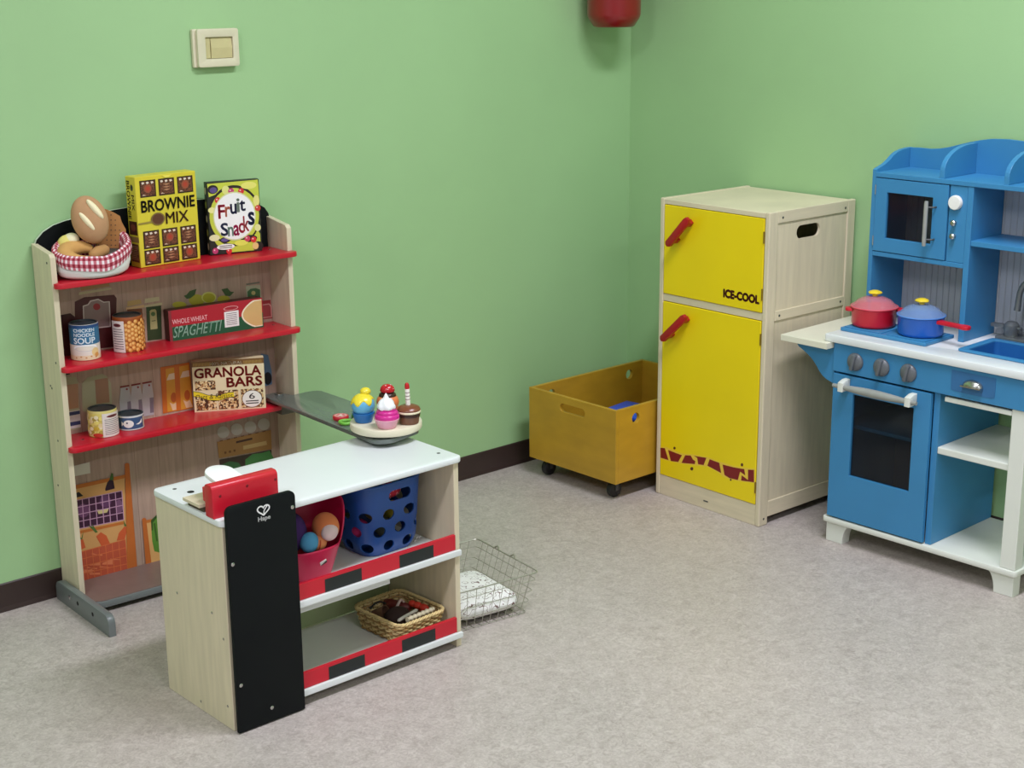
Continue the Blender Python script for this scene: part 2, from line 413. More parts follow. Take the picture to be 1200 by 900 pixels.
PRINTS = [((66,18,22),[(0.0457,0.7114),(0.0524,0.7165),(0.079,0.7175),(0.0896,0.7073),(0.0896,0.6937),(0.0826,0.615),(0.0447,0.6038)]),((78,24,26),[(0.0928,0.7439),(0.1177,0.7515),(0.1952,0.7469),(0.201,0.7374),(0.1943,0.6729),(0.187,0.6169),(0.0832,0.6212)]),((205,190,180),[(0.1121,0.7313),(0.1251,0.7331),(0.1322,0.7413),(0.153,0.7428),(0.1671,0.7334),(0.1824,0.7325),(0.1802,0.6684),(0.1094,0.6713)]),((140,118,112),[(0.1147,0.7287),(0.1267,0.7307),(0.1343,0.7383),(0.1528,0.7401),(0.1658,0.7311),(0.1796,0.7304),(0.1773,0.6714),(0.112,0.6739)]),((150,40,46),[(0.1568,0.7224),(0.156,0.7196),(0.1541,0.7173),(0.1515,0.7158),(0.1484,0.7152),(0.1452,0.7157),(0.1423,0.7171),(0.14,0.7193),(0.1386,0.7221),(0.1383,0.725),(0.1391,0.7278),(0.1409,0.7301),(0.1435,0.7316),(0.1466,0.7322),(0.1498,0.7317),(0.1527,0.7303),(0.155,0.7281),(0.1564,0.7253)]),((172,132,84),[(0.1086,0.7787),(0.1846,0.7771),(0.1852,0.7695),(0.1115,0.7684)]),((196,186,146),[(0.1062,0.7655),(0.1889,0.766),(0.1895,0.761),(0.1043,0.7588)]),((190,160,100),[(0.2291,0.7258),(0.264,0.726),(0.2657,0.7143),(0.2267,0.7123)]),((215,180,130),[(0.2239,0.7102),(0.2722,0.7108),(0.2717,0.704),(0.2235,0.7049)]),((120,66,38),[(0.2262,0.7055),(0.2661,0.7023),(0.2663,0.6183),(0.2246,0.6198)]),((196,186,146),[(0.2761,0.7256),(0.3141,0.7253),(0.3147,0.715),(0.2739,0.7144)]),((196,186,146),[(0.2721,0.7091),(0.3212,0.7095),(0.3212,0.7031),(0.273,0.7033)]),((48,68,36),[(0.2771,0.7038),(0.3179,0.7025),(0.3141,0.6159),(0.2745,0.6183)]),((170,165,110),[(0.2857,0.6923),(0.29,0.6955),(0.3009,0.6952),(0.3041,0.6912),(0.3039,0.6446),(0.2847,0.645)]),((80,110,60),[(0.3005,0.683),(0.3,0.6811),(0.2988,0.6796),(0.2972,0.6786),(0.2952,0.6782),(0.2931,0.6785),(0.2912,0.6794),(0.2897,0.6809),(0.2888,0.6828),(0.2886,0.6847),(0.2891,0.6866),(0.2903,0.6881),(0.292,0.6891),(0.294,0.6895),(0.296,0.6892),(0.2979,0.6882),(0.2994,0.6868),(0.3003,0.6849)]),((70,80,50),[(0.2892,0.6674),(0.3001,0.6671),(0.3002,0.665),(0.2893,0.6654)]),((190,180,60),[(0.3879,0.6942),(0.3865,0.6915),(0.3829,0.6895),(0.3775,0.6884),(0.3711,0.6884),(0.3643,0.6894),(0.358,0.6913),(0.353,0.6938),(0.3498,0.6968),(0.3488,0.6998),(0.3502,0.7024),(0.3537,0.7044),(0.359,0.7055),(0.3655,0.7056),(0.3723,0.7046),(0.3786,0.7027),(0.3836,0.7001),(0.3869,0.6972)]),((176,168,52),[(0.4399,0.6992),(0.4382,0.6942),(0.434,0.6903),(0.4278,0.6878),(0.4203,0.6871),(0.4125,0.6882),(0.4054,0.691),(0.3997,0.6952),(0.3962,0.7002),(0.3952,0.7055),(0.3969,0.7104),(0.4011,0.7143),(0.4072,0.7168),(0.4146,0.7176),(0.4224,0.7165),(0.4296,0.7137),(0.4353,0.7095),(0.4389,0.7045)]),((206,204,110),[(0.4736,0.7012),(0.472,0.6963),(0.468,0.6924),(0.4621,0.6899),(0.4551,0.6892),(0.4477,0.6902),(0.4409,0.6929),(0.4356,0.697),(0.4322,0.7019),(0.4313,0.7071),(0.4329,0.7119),(0.4369,0.7158),(0.4427,0.7183),(0.4497,0.7191),(0.457,0.7181),(0.4638,0.7154),(0.4693,0.7113),(0.4727,0.7064)]),((180,172,40),[(0.4699,0.7007),(0.4685,0.6967),(0.4652,0.6935),(0.4604,0.6915),(0.4545,0.6909),(0.4485,0.6917),(0.4429,0.694),(0.4384,0.6973),(0.4356,0.7013),(0.4349,0.7056),(0.4362,0.7095),(0.4395,0.7127),(0.4443,0.7147),(0.4501,0.7154),(0.4562,0.7145),(0.4618,0.7123),(0.4663,0.709),(0.4691,0.7049)]),((186,176,56),[(0.5128,0.6906),(0.5115,0.6873),(0.5081,0.6847),(0.503,0.6831),(0.4968,0.6828),(0.4904,0.6837),(0.4845,0.6858),(0.4797,0.6887),(0.4767,0.6922),(0.4758,0.6958),(0.4772,0.6991),(0.4806,0.7016),(0.4856,0.7032),(0.4917,0.7036),(0.4982,0.7027),(0.5041,0.7006),(0.5089,0.6977),(0.5119,0.6942)]),((62,88,44),[(0.3824,0.7183),(0.3897,0.7196),(0.3993,0.7282),(0.4188,0.7312),(0.413,0.7163),(0.3998,0.7092),(0.3897,0.7093)]),((62,88,44),[(0.4894,0.7203),(0.5073,0.7212),(0.516,0.7105),(0.526,0.7085),(0.5134,0.699),(0.5005,0.7018)]),((176,178,150),[(0.5611,0.7187),(0.6039,0.717),(0.606,0.6809),(0.5623,0.6819)]),((64,112,70),[(0.5648,0.7038),(0.5747,0.71),(0.59,0.71),(0.6028,0.7041),(0.6022,0.6814),(0.5654,0.6839)]),((190,186,120),[(0.5885,0.6971),(0.588,0.6953),(0.5868,0.6938),(0.5851,0.6928),(0.5831,0.6925),(0.581,0.6927),(0.5791,0.6937),(0.5775,0.6951),(0.5766,0.6969),(0.5763,0.6988),(0.5768,0.7006),(0.5779,0.7021),(0.5796,0.7031),(0.5817,0.7035),(0.5838,0.7032),(0.5857,0.7023),(0.5873,0.7008),(0.5882,0.699)]),((120,120,105),[(0.5623,0.7253),(0.6025,0.7254),(0.603,0.7212),(0.5628,0.7212)]),((150,46,50),[(0.5948,0.6739),(0.6323,0.6727),(0.6392,0.6223),(0.5964,0.6241)]),((196,140,130),[(0.5978,0.6596),(0.6065,0.6636),(0.6279,0.6633),(0.6349,0.6553),(0.6355,0.6253),(0.5978,0.6267)]),((150,60,60),[(0.6011,0.6574),(0.6071,0.6607),(0.6266,0.6607),(0.6317,0.6544),(0.6321,0.6279),(0.6006,0.6291)]),((176,170,138),[(0.0455,0.5534),(0.054,0.5626),(0.0785,0.5583),(0.0841,0.5435),(0.0778,0.4254),(0.0433,0.426)]),((34,40,30),[(0.044,0.575),(0.0645,0.5751),(0.0644,0.5672),(0.0439,0.5671)]),((172,128,98),[(0.0528,0.5423),(0.0832,0.5406),(0.0797,0.4795),(0.0504,0.4804)]),((210,205,200),[(0.0449,0.4753),(0.0821,0.4744),(0.0803,0.4296),(0.0428,0.4308)]),((50,62,100),[(0.0453,0.473),(0.0816,0.4723),(0.0814,0.4636),(0.0451,0.4638)]),((50,62,100),[(0.0449,0.4474),(0.0806,0.4467),(0.0807,0.437),(0.0452,0.4371)]),((176,170,138),[(0.0925,0.5389),(0.1093,0.552),(0.1476,0.554),(0.1602,0.544),(0.1683,0.5254),(0.1661,0.46),(0.1017,0.4644),(0.0882,0.4685)]),((164,122,96),[(0.1268,0.5421),(0.1613,0.5416),(0.1605,0.4783),(0.1254,0.4808)]),((178,172,172),[(0.1932,0.5091),(0.215,0.5089),(0.2183,0.4767),(0.2155,0.4252),(0.187,0.4259),(0.1863,0.4767)]),((120,34,36),[(0.191,0.5142),(0.2161,0.5138),(0.2161,0.51),(0.191,0.5101)]),((120,108,118),[(0.2074,0.4712),(0.2179,0.4711),(0.216,0.4314),(0.2055,0.4319)]),((140,60,60),[(0.2116,0.5032),(0.2109,0.5017),(0.2094,0.5009),(0.2076,0.5013),(0.2062,0.5025),(0.2058,0.5043),(0.2065,0.5058),(0.208,0.5066),(0.2098,0.5063),(0.2112,0.505)]),((178,172,172),[(0.2232,0.5087),(0.2453,0.5086),(0.2487,0.4762),(0.246,0.4244),(0.2172,0.4252),(0.2163,0.4762)]),((120,34,36),[(0.221,0.5138),(0.2463,0.5134),(0.2464,0.5096),(0.221,0.5097)]),((120,108,118),[(0.2377,0.4706),(0.2483,0.4706),(0.2464,0.4307),(0.2358,0.4311)]),((140,60,60),[(0.2419,0.5028),(0.2412,0.5013),(0.2396,0.5005),(0.2378,0.5009),(0.2364,0.5021),(0.236,0.5039),(0.2367,0.5054),(0.2382,0.5062),(0.24,0.5059),(0.2414,0.5046)]),((178,172,172),[(0.2536,0.5083),(0.2758,0.5082),(0.2794,0.4757),(0.2767,0.4236),(0.2476,0.4244),(0.2467,0.4756)]),((120,34,36),[(0.2513,0.5135),(0.2769,0.5131),(0.2769,0.5093),(0.2513,0.5094)]),((120,108,118),[(0.2682,0.4701),(0.2789,0.47),(0.2772,0.4299),(0.2665,0.4304)]),((140,60,60),[(0.2724,0.5024),(0.2717,0.5009),(0.2701,0.5001),(0.2683,0.5005),(0.2669,0.5017),(0.2665,0.5035),(0.2672,0.5051),(0.2687,0.5058),(0.2706,0.5055),(0.272,0.5042)]),((196,104,36),[(0.3034,0.5444),(0.3463,0.5435),(0.3487,0.4221),(0.3016,0.4221)]),((208,148,48),[(0.3177,0.5372),(0.3435,0.5375),(0.3475,0.424),(0.3146,0.4241)]),((224,200,170),[(0.3261,0.5223),(0.3438,0.5231),(0.3447,0.5069),(0.3181,0.5071)]),((176,88,36),[(0.3424,0.4573),(0.3416,0.4529),(0.3398,0.4491),(0.3375,0.4465),(0.3347,0.4454),(0.3319,0.4459),(0.3294,0.448),(0.3274,0.4514),(0.3263,0.4557),(0.3262,0.4603),(0.327,0.4648),(0.3287,0.4686),(0.3311,0.4712),(0.3338,0.4723),(0.3367,0.4718),(0.3392,0.4697),(0.3411,0.4663),(0.3422,0.462)]),((226,190,150),[(0.3222,0.4482),(0.332,0.4415),(0.3408,0.4447),(0.3479,0.4255),(0.3291,0.4252)]),((196,104,36),[(0.3413,0.5443),(0.3847,0.5434),(0.3874,0.4213),(0.3397,0.4212)]),((208,148,48),[(0.3557,0.5371),(0.3819,0.5374),(0.3862,0.4232),(0.3529,0.4233)]),((224,200,170),[(0.3642,0.5221),(0.3822,0.5229),(0.3831,0.5066),(0.3563,0.5068)]),((176,88,36),[(0.3809,0.4567),(0.3801,0.4522),(0.3784,0.4484),(0.376,0.4458),(0.3732,0.4447),(0.3704,0.4453),(0.3678,0.4473),(0.3658,0.4508),(0.3647,0.4551),(0.3645,0.4597),(0.3654,0.4643),(0.3671,0.468),(0.3695,0.4706),(0.3723,0.4718),(0.3751,0.4712),(0.3777,0.4692),(0.3796,0.4658),(0.3808,0.4614)]),((226,190,150),[(0.3606,0.4475),(0.3704,0.4408),(0.3793,0.444),(0.3866,0.4247),(0.3675,0.4244)]),((100,130,160),[(0.5948,0.5321),(0.6161,0.5247),(0.6245,0.48),(0.6236,0.4426),(0.6003,0.4408)]),((24,24,32),[(0.6237,0.4584),(0.6226,0.4525),(0.6202,0.4476),(0.6167,0.4442),(0.6126,0.4428),(0.6084,0.4436),(0.6046,0.4464),(0.6016,0.4509),(0.5998,0.4565),(0.5994,0.4627),(0.6005,0.4685),(0.6029,0.4735),(0.6063,0.4768),(0.6104,0.4782),(0.6146,0.4775),(0.6185,0.4747),(0.6215,0.4702),(0.6233,0.4646)]),((190,180,166),[(0.4868,0.3351),(0.4854,0.3298),(0.482,0.3255),(0.4771,0.3228),(0.4712,0.322),(0.4651,0.3232),(0.4596,0.3263),(0.4552,0.3309),(0.4524,0.3364),(0.4518,0.3422),(0.4532,0.3475),(0.4565,0.3518),(0.4614,0.3545),(0.4673,0.3553),(0.4734,0.3541),(0.479,0.351),(0.4834,0.3465),(0.4861,0.341)]),((190,180,166),[(0.5275,0.335),(0.5261,0.3295),(0.5226,0.3252),(0.5177,0.3225),(0.5117,0.3217),(0.5056,0.3229),(0.4999,0.3261),(0.4954,0.3307),(0.4927,0.3362),(0.492,0.342),(0.4934,0.3474),(0.4968,0.3517),(0.5017,0.3544),(0.5076,0.3552),(0.5138,0.354),(0.5195,0.3509),(0.524,0.3463),(0.5268,0.3408)]),((190,180,166),[(0.5685,0.3332),(0.5671,0.3277),(0.5637,0.3234),(0.5586,0.3206),(0.5526,0.3198),(0.5464,0.3211),(0.5406,0.3242),(0.5361,0.3289),(0.5333,0.3344),(0.5326,0.3403),(0.534,0.3457),(0.5374,0.35),(0.5424,0.3528),(0.5484,0.3536),(0.5546,0.3524),(0.5604,0.3493),(0.565,0.3446),(0.5678,0.3391)]),((190,180,166),[(0.6102,0.333),(0.6088,0.3275),(0.6053,0.3231),(0.6002,0.3203),(0.5941,0.3195),(0.5878,0.3208),(0.582,0.324),(0.5774,0.3286),(0.5745,0.3342),(0.5738,0.3401),(0.5752,0.3456),(0.5786,0.3499),(0.5837,0.3527),(0.5897,0.3535),(0.5961,0.3523),(0.6019,0.3492),(0.6066,0.3445),(0.6095,0.3389)]),((172,124,66),[(0.4496,0.3159),(0.6128,0.3168),(0.6119,0.2625),(0.452,0.27)]),((70,34,18),[(0.5055,0.3061),(0.5543,0.3065),(0.5548,0.3008),(0.5055,0.3005)]),((206,170,110),[(0.5259,0.2891),(0.5971,0.2889),(0.5981,0.2774),(0.5257,0.2784)]),((120,76,34),[(0.4573,0.3175),(0.4666,0.3175),(0.4664,0.3152),(0.4571,0.3151)]),((120,76,34),[(0.4785,0.3175),(0.4878,0.3176),(0.4877,0.3152),(0.4783,0.3152)]),((120,76,34),[(0.4998,0.3175),(0.5092,0.3176),(0.509,0.3152),(0.4996,0.3152)]),((120,76,34),[(0.5212,0.3175),(0.5307,0.3176),(0.5306,0.3153),(0.5211,0.3152)]),((120,76,34),[(0.5428,0.3176),(0.5524,0.3176),(0.5522,0.3153),(0.5427,0.3152)]),((120,76,34),[(0.5646,0.3176),(0.5742,0.3177),(0.574,0.3153),(0.5644,0.3152)]),((120,76,34),[(0.5864,0.3176),(0.5961,0.3177),(0.596,0.3153),(0.5863,0.3152)]),((120,76,34),[(0.4756,0.2809),(0.4744,0.2786),(0.4716,0.2781),(0.469,0.2797),(0.4681,0.2824),(0.4694,0.2847),(0.4721,0.2852),(0.4747,0.2836)]),((120,76,34),[(0.4893,0.2808),(0.488,0.2785),(0.4853,0.2781),(0.4826,0.2797),(0.4817,0.2824),(0.483,0.2846),(0.4857,0.2851),(0.4883,0.2835)]),((120,76,34),[(0.503,0.2807),(0.5017,0.2784),(0.4989,0.278),(0.4963,0.2796),(0.4954,0.2823),(0.4966,0.2846),(0.4994,0.285),(0.502,0.2834)]),((62,46,34),[(0.453,0.2658),(0.6105,0.2607),(0.6123,0.1932),(0.4533,0.226)]),((70,130,66),[(0.5299,0.2495),(0.5524,0.2608),(0.5807,0.2577),(0.6051,0.2598),(0.6177,0.2328),(0.5845,0.2115),(0.5282,0.2217)]),((56,104,58),[(0.4579,0.2509),(0.4829,0.2555),(0.5081,0.2461),(0.524,0.2246),(0.4566,0.2313)]),((214,208,188),[(0.0466,0.3348),(0.0951,0.3364),(0.0944,0.3074),(0.0465,0.3081)]),((214,160,98),[(0.0471,0.2798),(0.1839,0.2782),(0.1715,0.0097),(0.0455,0.0165)]),((196,112,48),[(0.0475,0.285),(0.1857,0.2833),(0.185,0.2743),(0.0466,0.2745)]),((66,30,56),[(0.0498,0.2455),(0.1731,0.2431),(0.1723,0.1654),(0.0477,0.1704)]),((110,64,100),[(0.0833,0.2105),(0.0818,0.2046),(0.0786,0.1999),(0.074,0.1969),(0.0686,0.1961),(0.063,0.1974),(0.058,0.2008),(0.0542,0.2057),(0.0519,0.2117),(0.0514,0.218),(0.0529,0.2238),(0.0562,0.2285),(0.0607,0.2315),(0.0661,0.2324),(0.0716,0.2311),(0.0767,0.2278),(0.0806,0.2228),(0.0829,0.2168)]),((100,60,96),[(0.143,0.2216),(0.1416,0.2163),(0.1385,0.212),(0.1341,0.2094),(0.1289,0.2086),(0.1236,0.2099),(0.1187,0.213),(0.115,0.2175),(0.1127,0.223),(0.1123,0.2287),(0.1137,0.234),(0.1167,0.2382),(0.1211,0.2409),(0.1263,0.2416),(0.1316,0.2404),(0.1364,0.2374),(0.1402,0.2328),(0.1425,0.2273)]),((120,80,110),[(0.1729,0.2008),(0.1718,0.1948),(0.1696,0.1897),(0.1666,0.1863),(0.1631,0.185),(0.1596,0.1858),(0.1565,0.1887),(0.1542,0.1934),(0.1529,0.1992),(0.1528,0.2055),(0.1539,0.2116),(0.1561,0.2166),(0.1591,0.22),(0.1625,0.2214),(0.166,0.2206),(0.1691,0.2177),(0.1715,0.213),(0.1728,0.2072)]),((206,190,130),[(0.1032,0.2081),(0.135,0.2042),(0.1296,0.1949),(0.1067,0.1958)]),((196,150,176),[(0.049,0.2457),(0.0512,0.2452),(0.049,0.1701),(0.0468,0.1706)]),((196,150,176),[(0.0663,0.2453),(0.0685,0.2448),(0.0665,0.1694),(0.0643,0.1699)]),((196,150,176),[(0.0837,0.245),(0.0859,0.2445),(0.0841,0.1687),(0.0819,0.1692)]),((196,150,176),[(0.1012,0.2447),(0.1034,0.2441),(0.1018,0.1679),(0.0996,0.1685)]),((196,150,176),[(0.1188,0.2443),(0.121,0.2438),(0.1197,0.1672),(0.1174,0.1678)]),((196,150,176),[(0.1365,0.244),(0.1387,0.2435),(0.1376,0.1665),(0.1353,0.167)]),((196,150,176),[(0.1543,0.2436),(0.1565,0.2431),(0.1556,0.1658),(0.1533,0.1663)]),((196,150,176),[(0.1722,0.2433),(0.1745,0.2428),(0.1737,0.165),(0.1714,0.1656)]),((196,150,176),[(0.0499,0.2463),(0.1732,0.244),(0.173,0.2417),(0.0497,0.2441)]),((196,150,176),[(0.0494,0.2276),(0.173,0.2246),(0.1728,0.2224),(0.0492,0.2254)]),((196,150,176),[(0.0488,0.2089),(0.1728,0.2052),(0.1726,0.203),(0.0486,0.2067)]),((196,150,176),[(0.0483,0.1901),(0.1726,0.1858),(0.1724,0.1835),(0.0481,0.1879)]),((196,150,176),[(0.0478,0.1713),(0.1724,0.1663),(0.1722,0.164),(0.0476,0.1691)]),((52,26,46),[(0.1294,0.2576),(0.1362,0.2733),(0.1451,0.2804),(0.153,0.275),(0.1549,0.2532),(0.1298,0.252)]),((70,100,44),[(0.1422,0.2788),(0.1496,0.2953),(0.1536,0.2931),(0.154,0.2762)]),((48,40,40),[(0.047,0.2641),(0.0606,0.2655),(0.0707,0.2528),(0.0464,0.2521)]),((196,112,48),[(0.0472,0.1646),(0.1734,0.1609),(0.1737,0.1534),(0.0469,0.1569)]),((206,92,50),[(0.095,0.1391),(0.1081,0.1473),(0.1223,0.1346),(0.1315,0.1068),(0.1064,0.1108)]),((206,92,50),[(0.0463,0.1397),(0.06,0.1409),(0.0652,0.1167),(0.0471,0.113)]),((206,92,50),[(0.1485,0.1141),(0.1561,0.1331),(0.1722,0.1464),(0.1822,0.1421),(0.1704,0.1124)]),((86,112,52),[(0.0765,0.1734),(0.0882,0.1669),(0.0867,0.1755),(0.1004,0.1492),(0.0944,0.1488)]),((86,112,52),[(0.0492,0.1618),(0.0557,0.1429),(0.0637,0.1628),(0.0582,0.1404),(0.052,0.142)]),((86,112,52),[(0.1713,0.1642),(0.1772,0.1498),(0.1836,0.1589),(0.1797,0.1459),(0.1723,0.1473)]),((190,84,56),[(0.0467,0.1085),(0.1722,0.1119),(0.1716,0.0229),(0.0468,0.0315)]),((222,126,84),[(0.0719,0.0708),(0.0993,0.0681),(0.0995,0.0598),(0.0716,0.0667)]),((222,126,84),[(0.1051,0.0643),(0.1334,0.0693),(0.133,0.0533),(0.1048,0.0602)]),((222,126,84),[(0.0501,0.0561),(0.0776,0.0561),(0.0775,0.0451),(0.0498,0.052)]),((222,126,84),[(0.0695,0.0462),(0.0967,0.0409),(0.0971,0.0352),(0.0691,0.0422)]),((222,126,84),[(0.1273,0.0712),(0.1546,0.0618),(0.1554,0.0602),(0.1269,0.0671)]),((222,126,84),[(0.0636,0.0663),(0.0898,0.0512),(0.0911,0.0554),(0.0632,0.0622)]),((222,126,84),[(0.0971,0.0585),(0.1241,0.0481),(0.125,0.0474),(0.0968,0.0544)]),((222,126,84),[(0.0551,0.0601),(0.0819,0.0518),(0.0826,0.0491),(0.0548,0.056)]),((222,126,84),[(0.0801,0.0983),(0.1065,0.0833),(0.1077,0.0875),(0.0798,0.0942)]),((214,112,66),[(0.0459,0.1087),(0.0476,0.1083),(0.0477,0.0313),(0.0459,0.0317)]),((214,112,66),[(0.0634,0.1092),(0.0652,0.1088),(0.0652,0.0301),(0.0634,0.0305)]),((214,112,66),[(0.0811,0.1097),(0.0829,0.1093),(0.0828,0.0288),(0.081,0.0293)]),((214,112,66),[(0.0988,0.1102),(0.1006,0.1098),(0.1006,0.0276),(0.0987,0.0281)]),((214,112,66),[(0.1167,0.1107),(0.1185,0.1103),(0.1184,0.0264),(0.1166,0.0269)]),((214,112,66),[(0.1346,0.1112),(0.1364,0.1108),(0.1363,0.0251),(0.1345,0.0256)]),((214,112,66),[(0.1527,0.1118),(0.1545,0.1113),(0.1544,0.0239),(0.1525,0.0244)]),((214,112,66),[(0.1708,0.1123),(0.1727,0.1118),(0.1725,0.0226),(0.1707,0.0231)]),((214,112,66),[(0.0468,0.1094),(0.1723,0.1128),(0.1721,0.1105),(0.0466,0.1072)]),((214,112,66),[(0.0468,0.0902),(0.1721,0.0907),(0.172,0.0884),(0.0466,0.088)]),((214,112,66),[(0.0468,0.071),(0.172,0.0685),(0.1718,0.0662),(0.0466,0.0688)]),((214,112,66),[(0.0468,0.0517),(0.1718,0.0462),(0.1716,0.0439),(0.0466,0.0495)]),((214,112,66),[(0.0469,0.0324),(0.1717,0.0238),(0.1715,0.0215),(0.0467,0.0301)]),((196,112,48),[(0.0468,0.0315),(0.1727,0.0245),(0.1723,0.0085),(0.0463,0.0154)]),((192,104,44),[(0.1866,0.3114),(0.1928,0.3137),(0.1986,0.3097),(0.1981,0.0083),(0.1705,0.009)]),((222,170,104),[(0.2317,0.1497),(0.3409,0.1448),(0.3407,0.0032),(0.2354,0.0107)]),((196,112,48),[(0.2317,0.1497),(0.3409,0.1448),(0.3404,0.1368),(0.2316,0.1413)]),((196,112,48),[(0.2336,0.0193),(0.3414,0.0127),(0.3407,0.0032),(0.2343,0.0096)]),((92,140,50),[(0.2457,0.144),(0.2661,0.1579),(0.2928,0.1586),(0.3307,0.1401),(0.3291,0.0497),(0.2841,0.042),(0.2488,0.0596),(0.2449,0.09),(0.2451,0.1182)]),((50,80,30),[(0.2459,0.1463),(0.2662,0.1592),(0.2682,0.1541),(0.2501,0.1382),(0.2489,0.1173),(0.2451,0.1182)]),((60,96,34),[(0.2523,0.1353),(0.2572,0.1365),(0.2606,0.086),(0.2561,0.0848)]),((60,96,34),[(0.2647,0.1342),(0.2697,0.1353),(0.2731,0.0848),(0.2686,0.0835)]),((60,96,34),[(0.2773,0.133),(0.2822,0.1342),(0.2857,0.0835),(0.2812,0.0823)]),((60,96,34),[(0.2898,0.1319),(0.2948,0.133),(0.2984,0.0823),(0.2939,0.081)]),((60,96,34),[(0.3025,0.1307),(0.3075,0.1319),(0.3111,0.081),(0.3065,0.0798)]),((60,96,34),[(0.3151,0.1296),(0.3202,0.1307),(0.3238,0.0798),(0.3193,0.0785)]),((192,104,44),[(0.2217,0.1558),(0.2271,0.1573),(0.2326,0.1541),(0.2386,0.008),(0.2222,0.0094)])]
WAVE = [[(0.0164,0.1441),(0.0351,0.1471),(0.0509,0.1137),(0.019,0.1131)],[(0.0482,0.1444),(0.1038,0.1414),(0.0898,0.1173),(0.0602,0.113)],[(0.1165,0.1445),(0.1382,0.1488),(0.1476,0.1384),(0.1567,0.1364),(0.1552,0.1267),(0.1026,0.1176)],[(0.1508,0.151),(0.1989,0.1563),(0.189,0.1322),(0.1677,0.1292),(0.1635,0.1478)],[(0.2113,0.1551),(0.2483,0.153),(0.2563,0.1245),(0.2032,0.1337)],[(0.2605,0.1513),(0.3002,0.1527),(0.3408,0.1572),(0.3449,0.1397),(0.326,0.1459),(0.3186,0.1194),(0.2878,0.1172),(0.2686,0.122)],[(0.3542,0.1589),(0.3758,0.1637),(0.3774,0.1275),(0.3304,0.121),(0.3322,0.1371),(0.3555,0.1287)],[(0.0787,0.1573),(0.0781,0.155),(0.0764,0.1531),(0.0741,0.152),(0.0717,0.152),(0.0699,0.1531),(0.0692,0.1551),(0.0698,0.1573),(0.0715,0.1593),(0.0738,0.1604),(0.0762,0.1604),(0.078,0.1593)],[(0.1499,0.1113),(0.1491,0.1085),(0.1469,0.106),(0.1439,0.1045),(0.1408,0.1045),(0.1385,0.1059),(0.1376,0.1083),(0.1384,0.1112),(0.1405,0.1137),(0.1436,0.1152),(0.1467,0.1152),(0.149,0.1138)],[(0.3366,0.169),(0.3361,0.1664),(0.3345,0.1642),(0.3321,0.163),(0.3298,0.1631),(0.328,0.1644),(0.3272,0.1667),(0.3278,0.1693),(0.3294,0.1715),(0.3317,0.1727),(0.3341,0.1726),(0.3359,0.1713)],[(0.2958,0.1142),(0.2954,0.1125),(0.2942,0.111),(0.2925,0.1101),(0.2908,0.1101),(0.2895,0.111),(0.289,0.1125),(0.2894,0.1143),(0.2906,0.1158),(0.2923,0.1166),(0.294,0.1166),(0.2953,0.1158)]]
BAND = [(0.0125,0.1461),(0.0387,0.1516),(0.076,0.1482),(0.1092,0.1467),(0.1417,0.1533),(0.2059,0.1594),(0.2516,0.1566),(0.3034,0.1568),(0.3474,0.1621),(0.379,0.1677),(0.3808,0.1256),(0.3289,0.1179),(0.2845,0.1136),(0.2636,0.1166),(0.2352,0.1262),(0.2033,0.1309),(0.1499,0.1221),(0.0954,0.1144),(0.0547,0.1117),(0.0153,0.1094)]
# ------------------------------------------------------------------ market shelf
W, D, S1, S2, S3 = 0.648, 0.105, 0.8156, 0.6147, 0.4169
t = shelf = thing('market_shelf', 'tall pale wooden toy market shelf with red shelves and black arched top', 'shelf', SH.loc(), SH.rz)
for x0 in (0.0, W - 0.014):
    b = MB(); b.prism([(0.0, 0.006), (D, 0.006), (D, 0.895), (0.04, 0.886), (0.008, 0.882), (0.0, 0.874)], 'x', x0, x0 + 0.014, M_birch, bev=0.0012)
    o = b.build('side_panel', t)
    if x0 == 0:
        studs('screw_head', o, [(-0.0002, y, z) for (y, z) in ((0.02, 0.86), (0.065, 0.555), (0.058, 0.55), (0.02, 0.62), (0.075, 0.30), (0.02, 0.03), (0.05, 0.42))], M_dgrey, 0.0028, 0.0008, '-x')
b = MB(); b.box(0.0145, 0.093, 0.02, W - 0.0145, 0.099, S1 - 0.012, M_plank); back = b.build('back_panel', t)
P = Print(lambda a, z, h: Vector((a, 0.0928 - h, z)))
for k in range(1, 10):
    P.rect(0.0145 + k * 0.066 - 0.0006, 0.02, 0.0145 + k * 0.066 + 0.0006, S1 - 0.012, (146, 118, 104))
for col, pts in PRINTS:
    q = [(min(max(x - 0.003, 0.0152), W - 0.0152), max(z, 0.021)) for x, z in pts]
    P.poly(q, col)
P.build('printed_groceries', back)
arch = [(0.004, 0.80), (W - 0.004, 0.80), (W - 0.004, 0.885), (W - 0.008, 0.902), (W - 0.018, 0.917), (W - 0.034, 0.927), (W - 0.06, 0.937), (0.54, 0.948), (0.47, 0.955), (0.39, 0.959), (0.30, 0.959), (0.20, 0.953), (0.12, 0.945), (0.085, 0.940), (0.056, 0.933), (0.03, 0.920), (0.012, 0.903), (0.004, 0.884)]
b = MB(); b.prism(arch, 'y', 0.0995, 0.1085, mat('birch_edge', (206, 214, 196), 0.5)); hd = b.build('arched_header', t)
b = MB(); b.prism([(x, z) for x, z in arch], 'y', 0.0985, 0.0994, M_black); o = b.build('chalkboard_face', hd); o['label'] = 'black face of the arched header'
def shelf_board(z, y0, th, x0, x1, m, rl, rr, name='shelf_board'):
    out = rrect(x0, y0, x1, 0.0925, 0.02, corners=(rl, rr, 0, 0))
    b = MB(); b.prism(out, 'z', z - th, z, m, bev=0.003); b.smooth = True
    return b
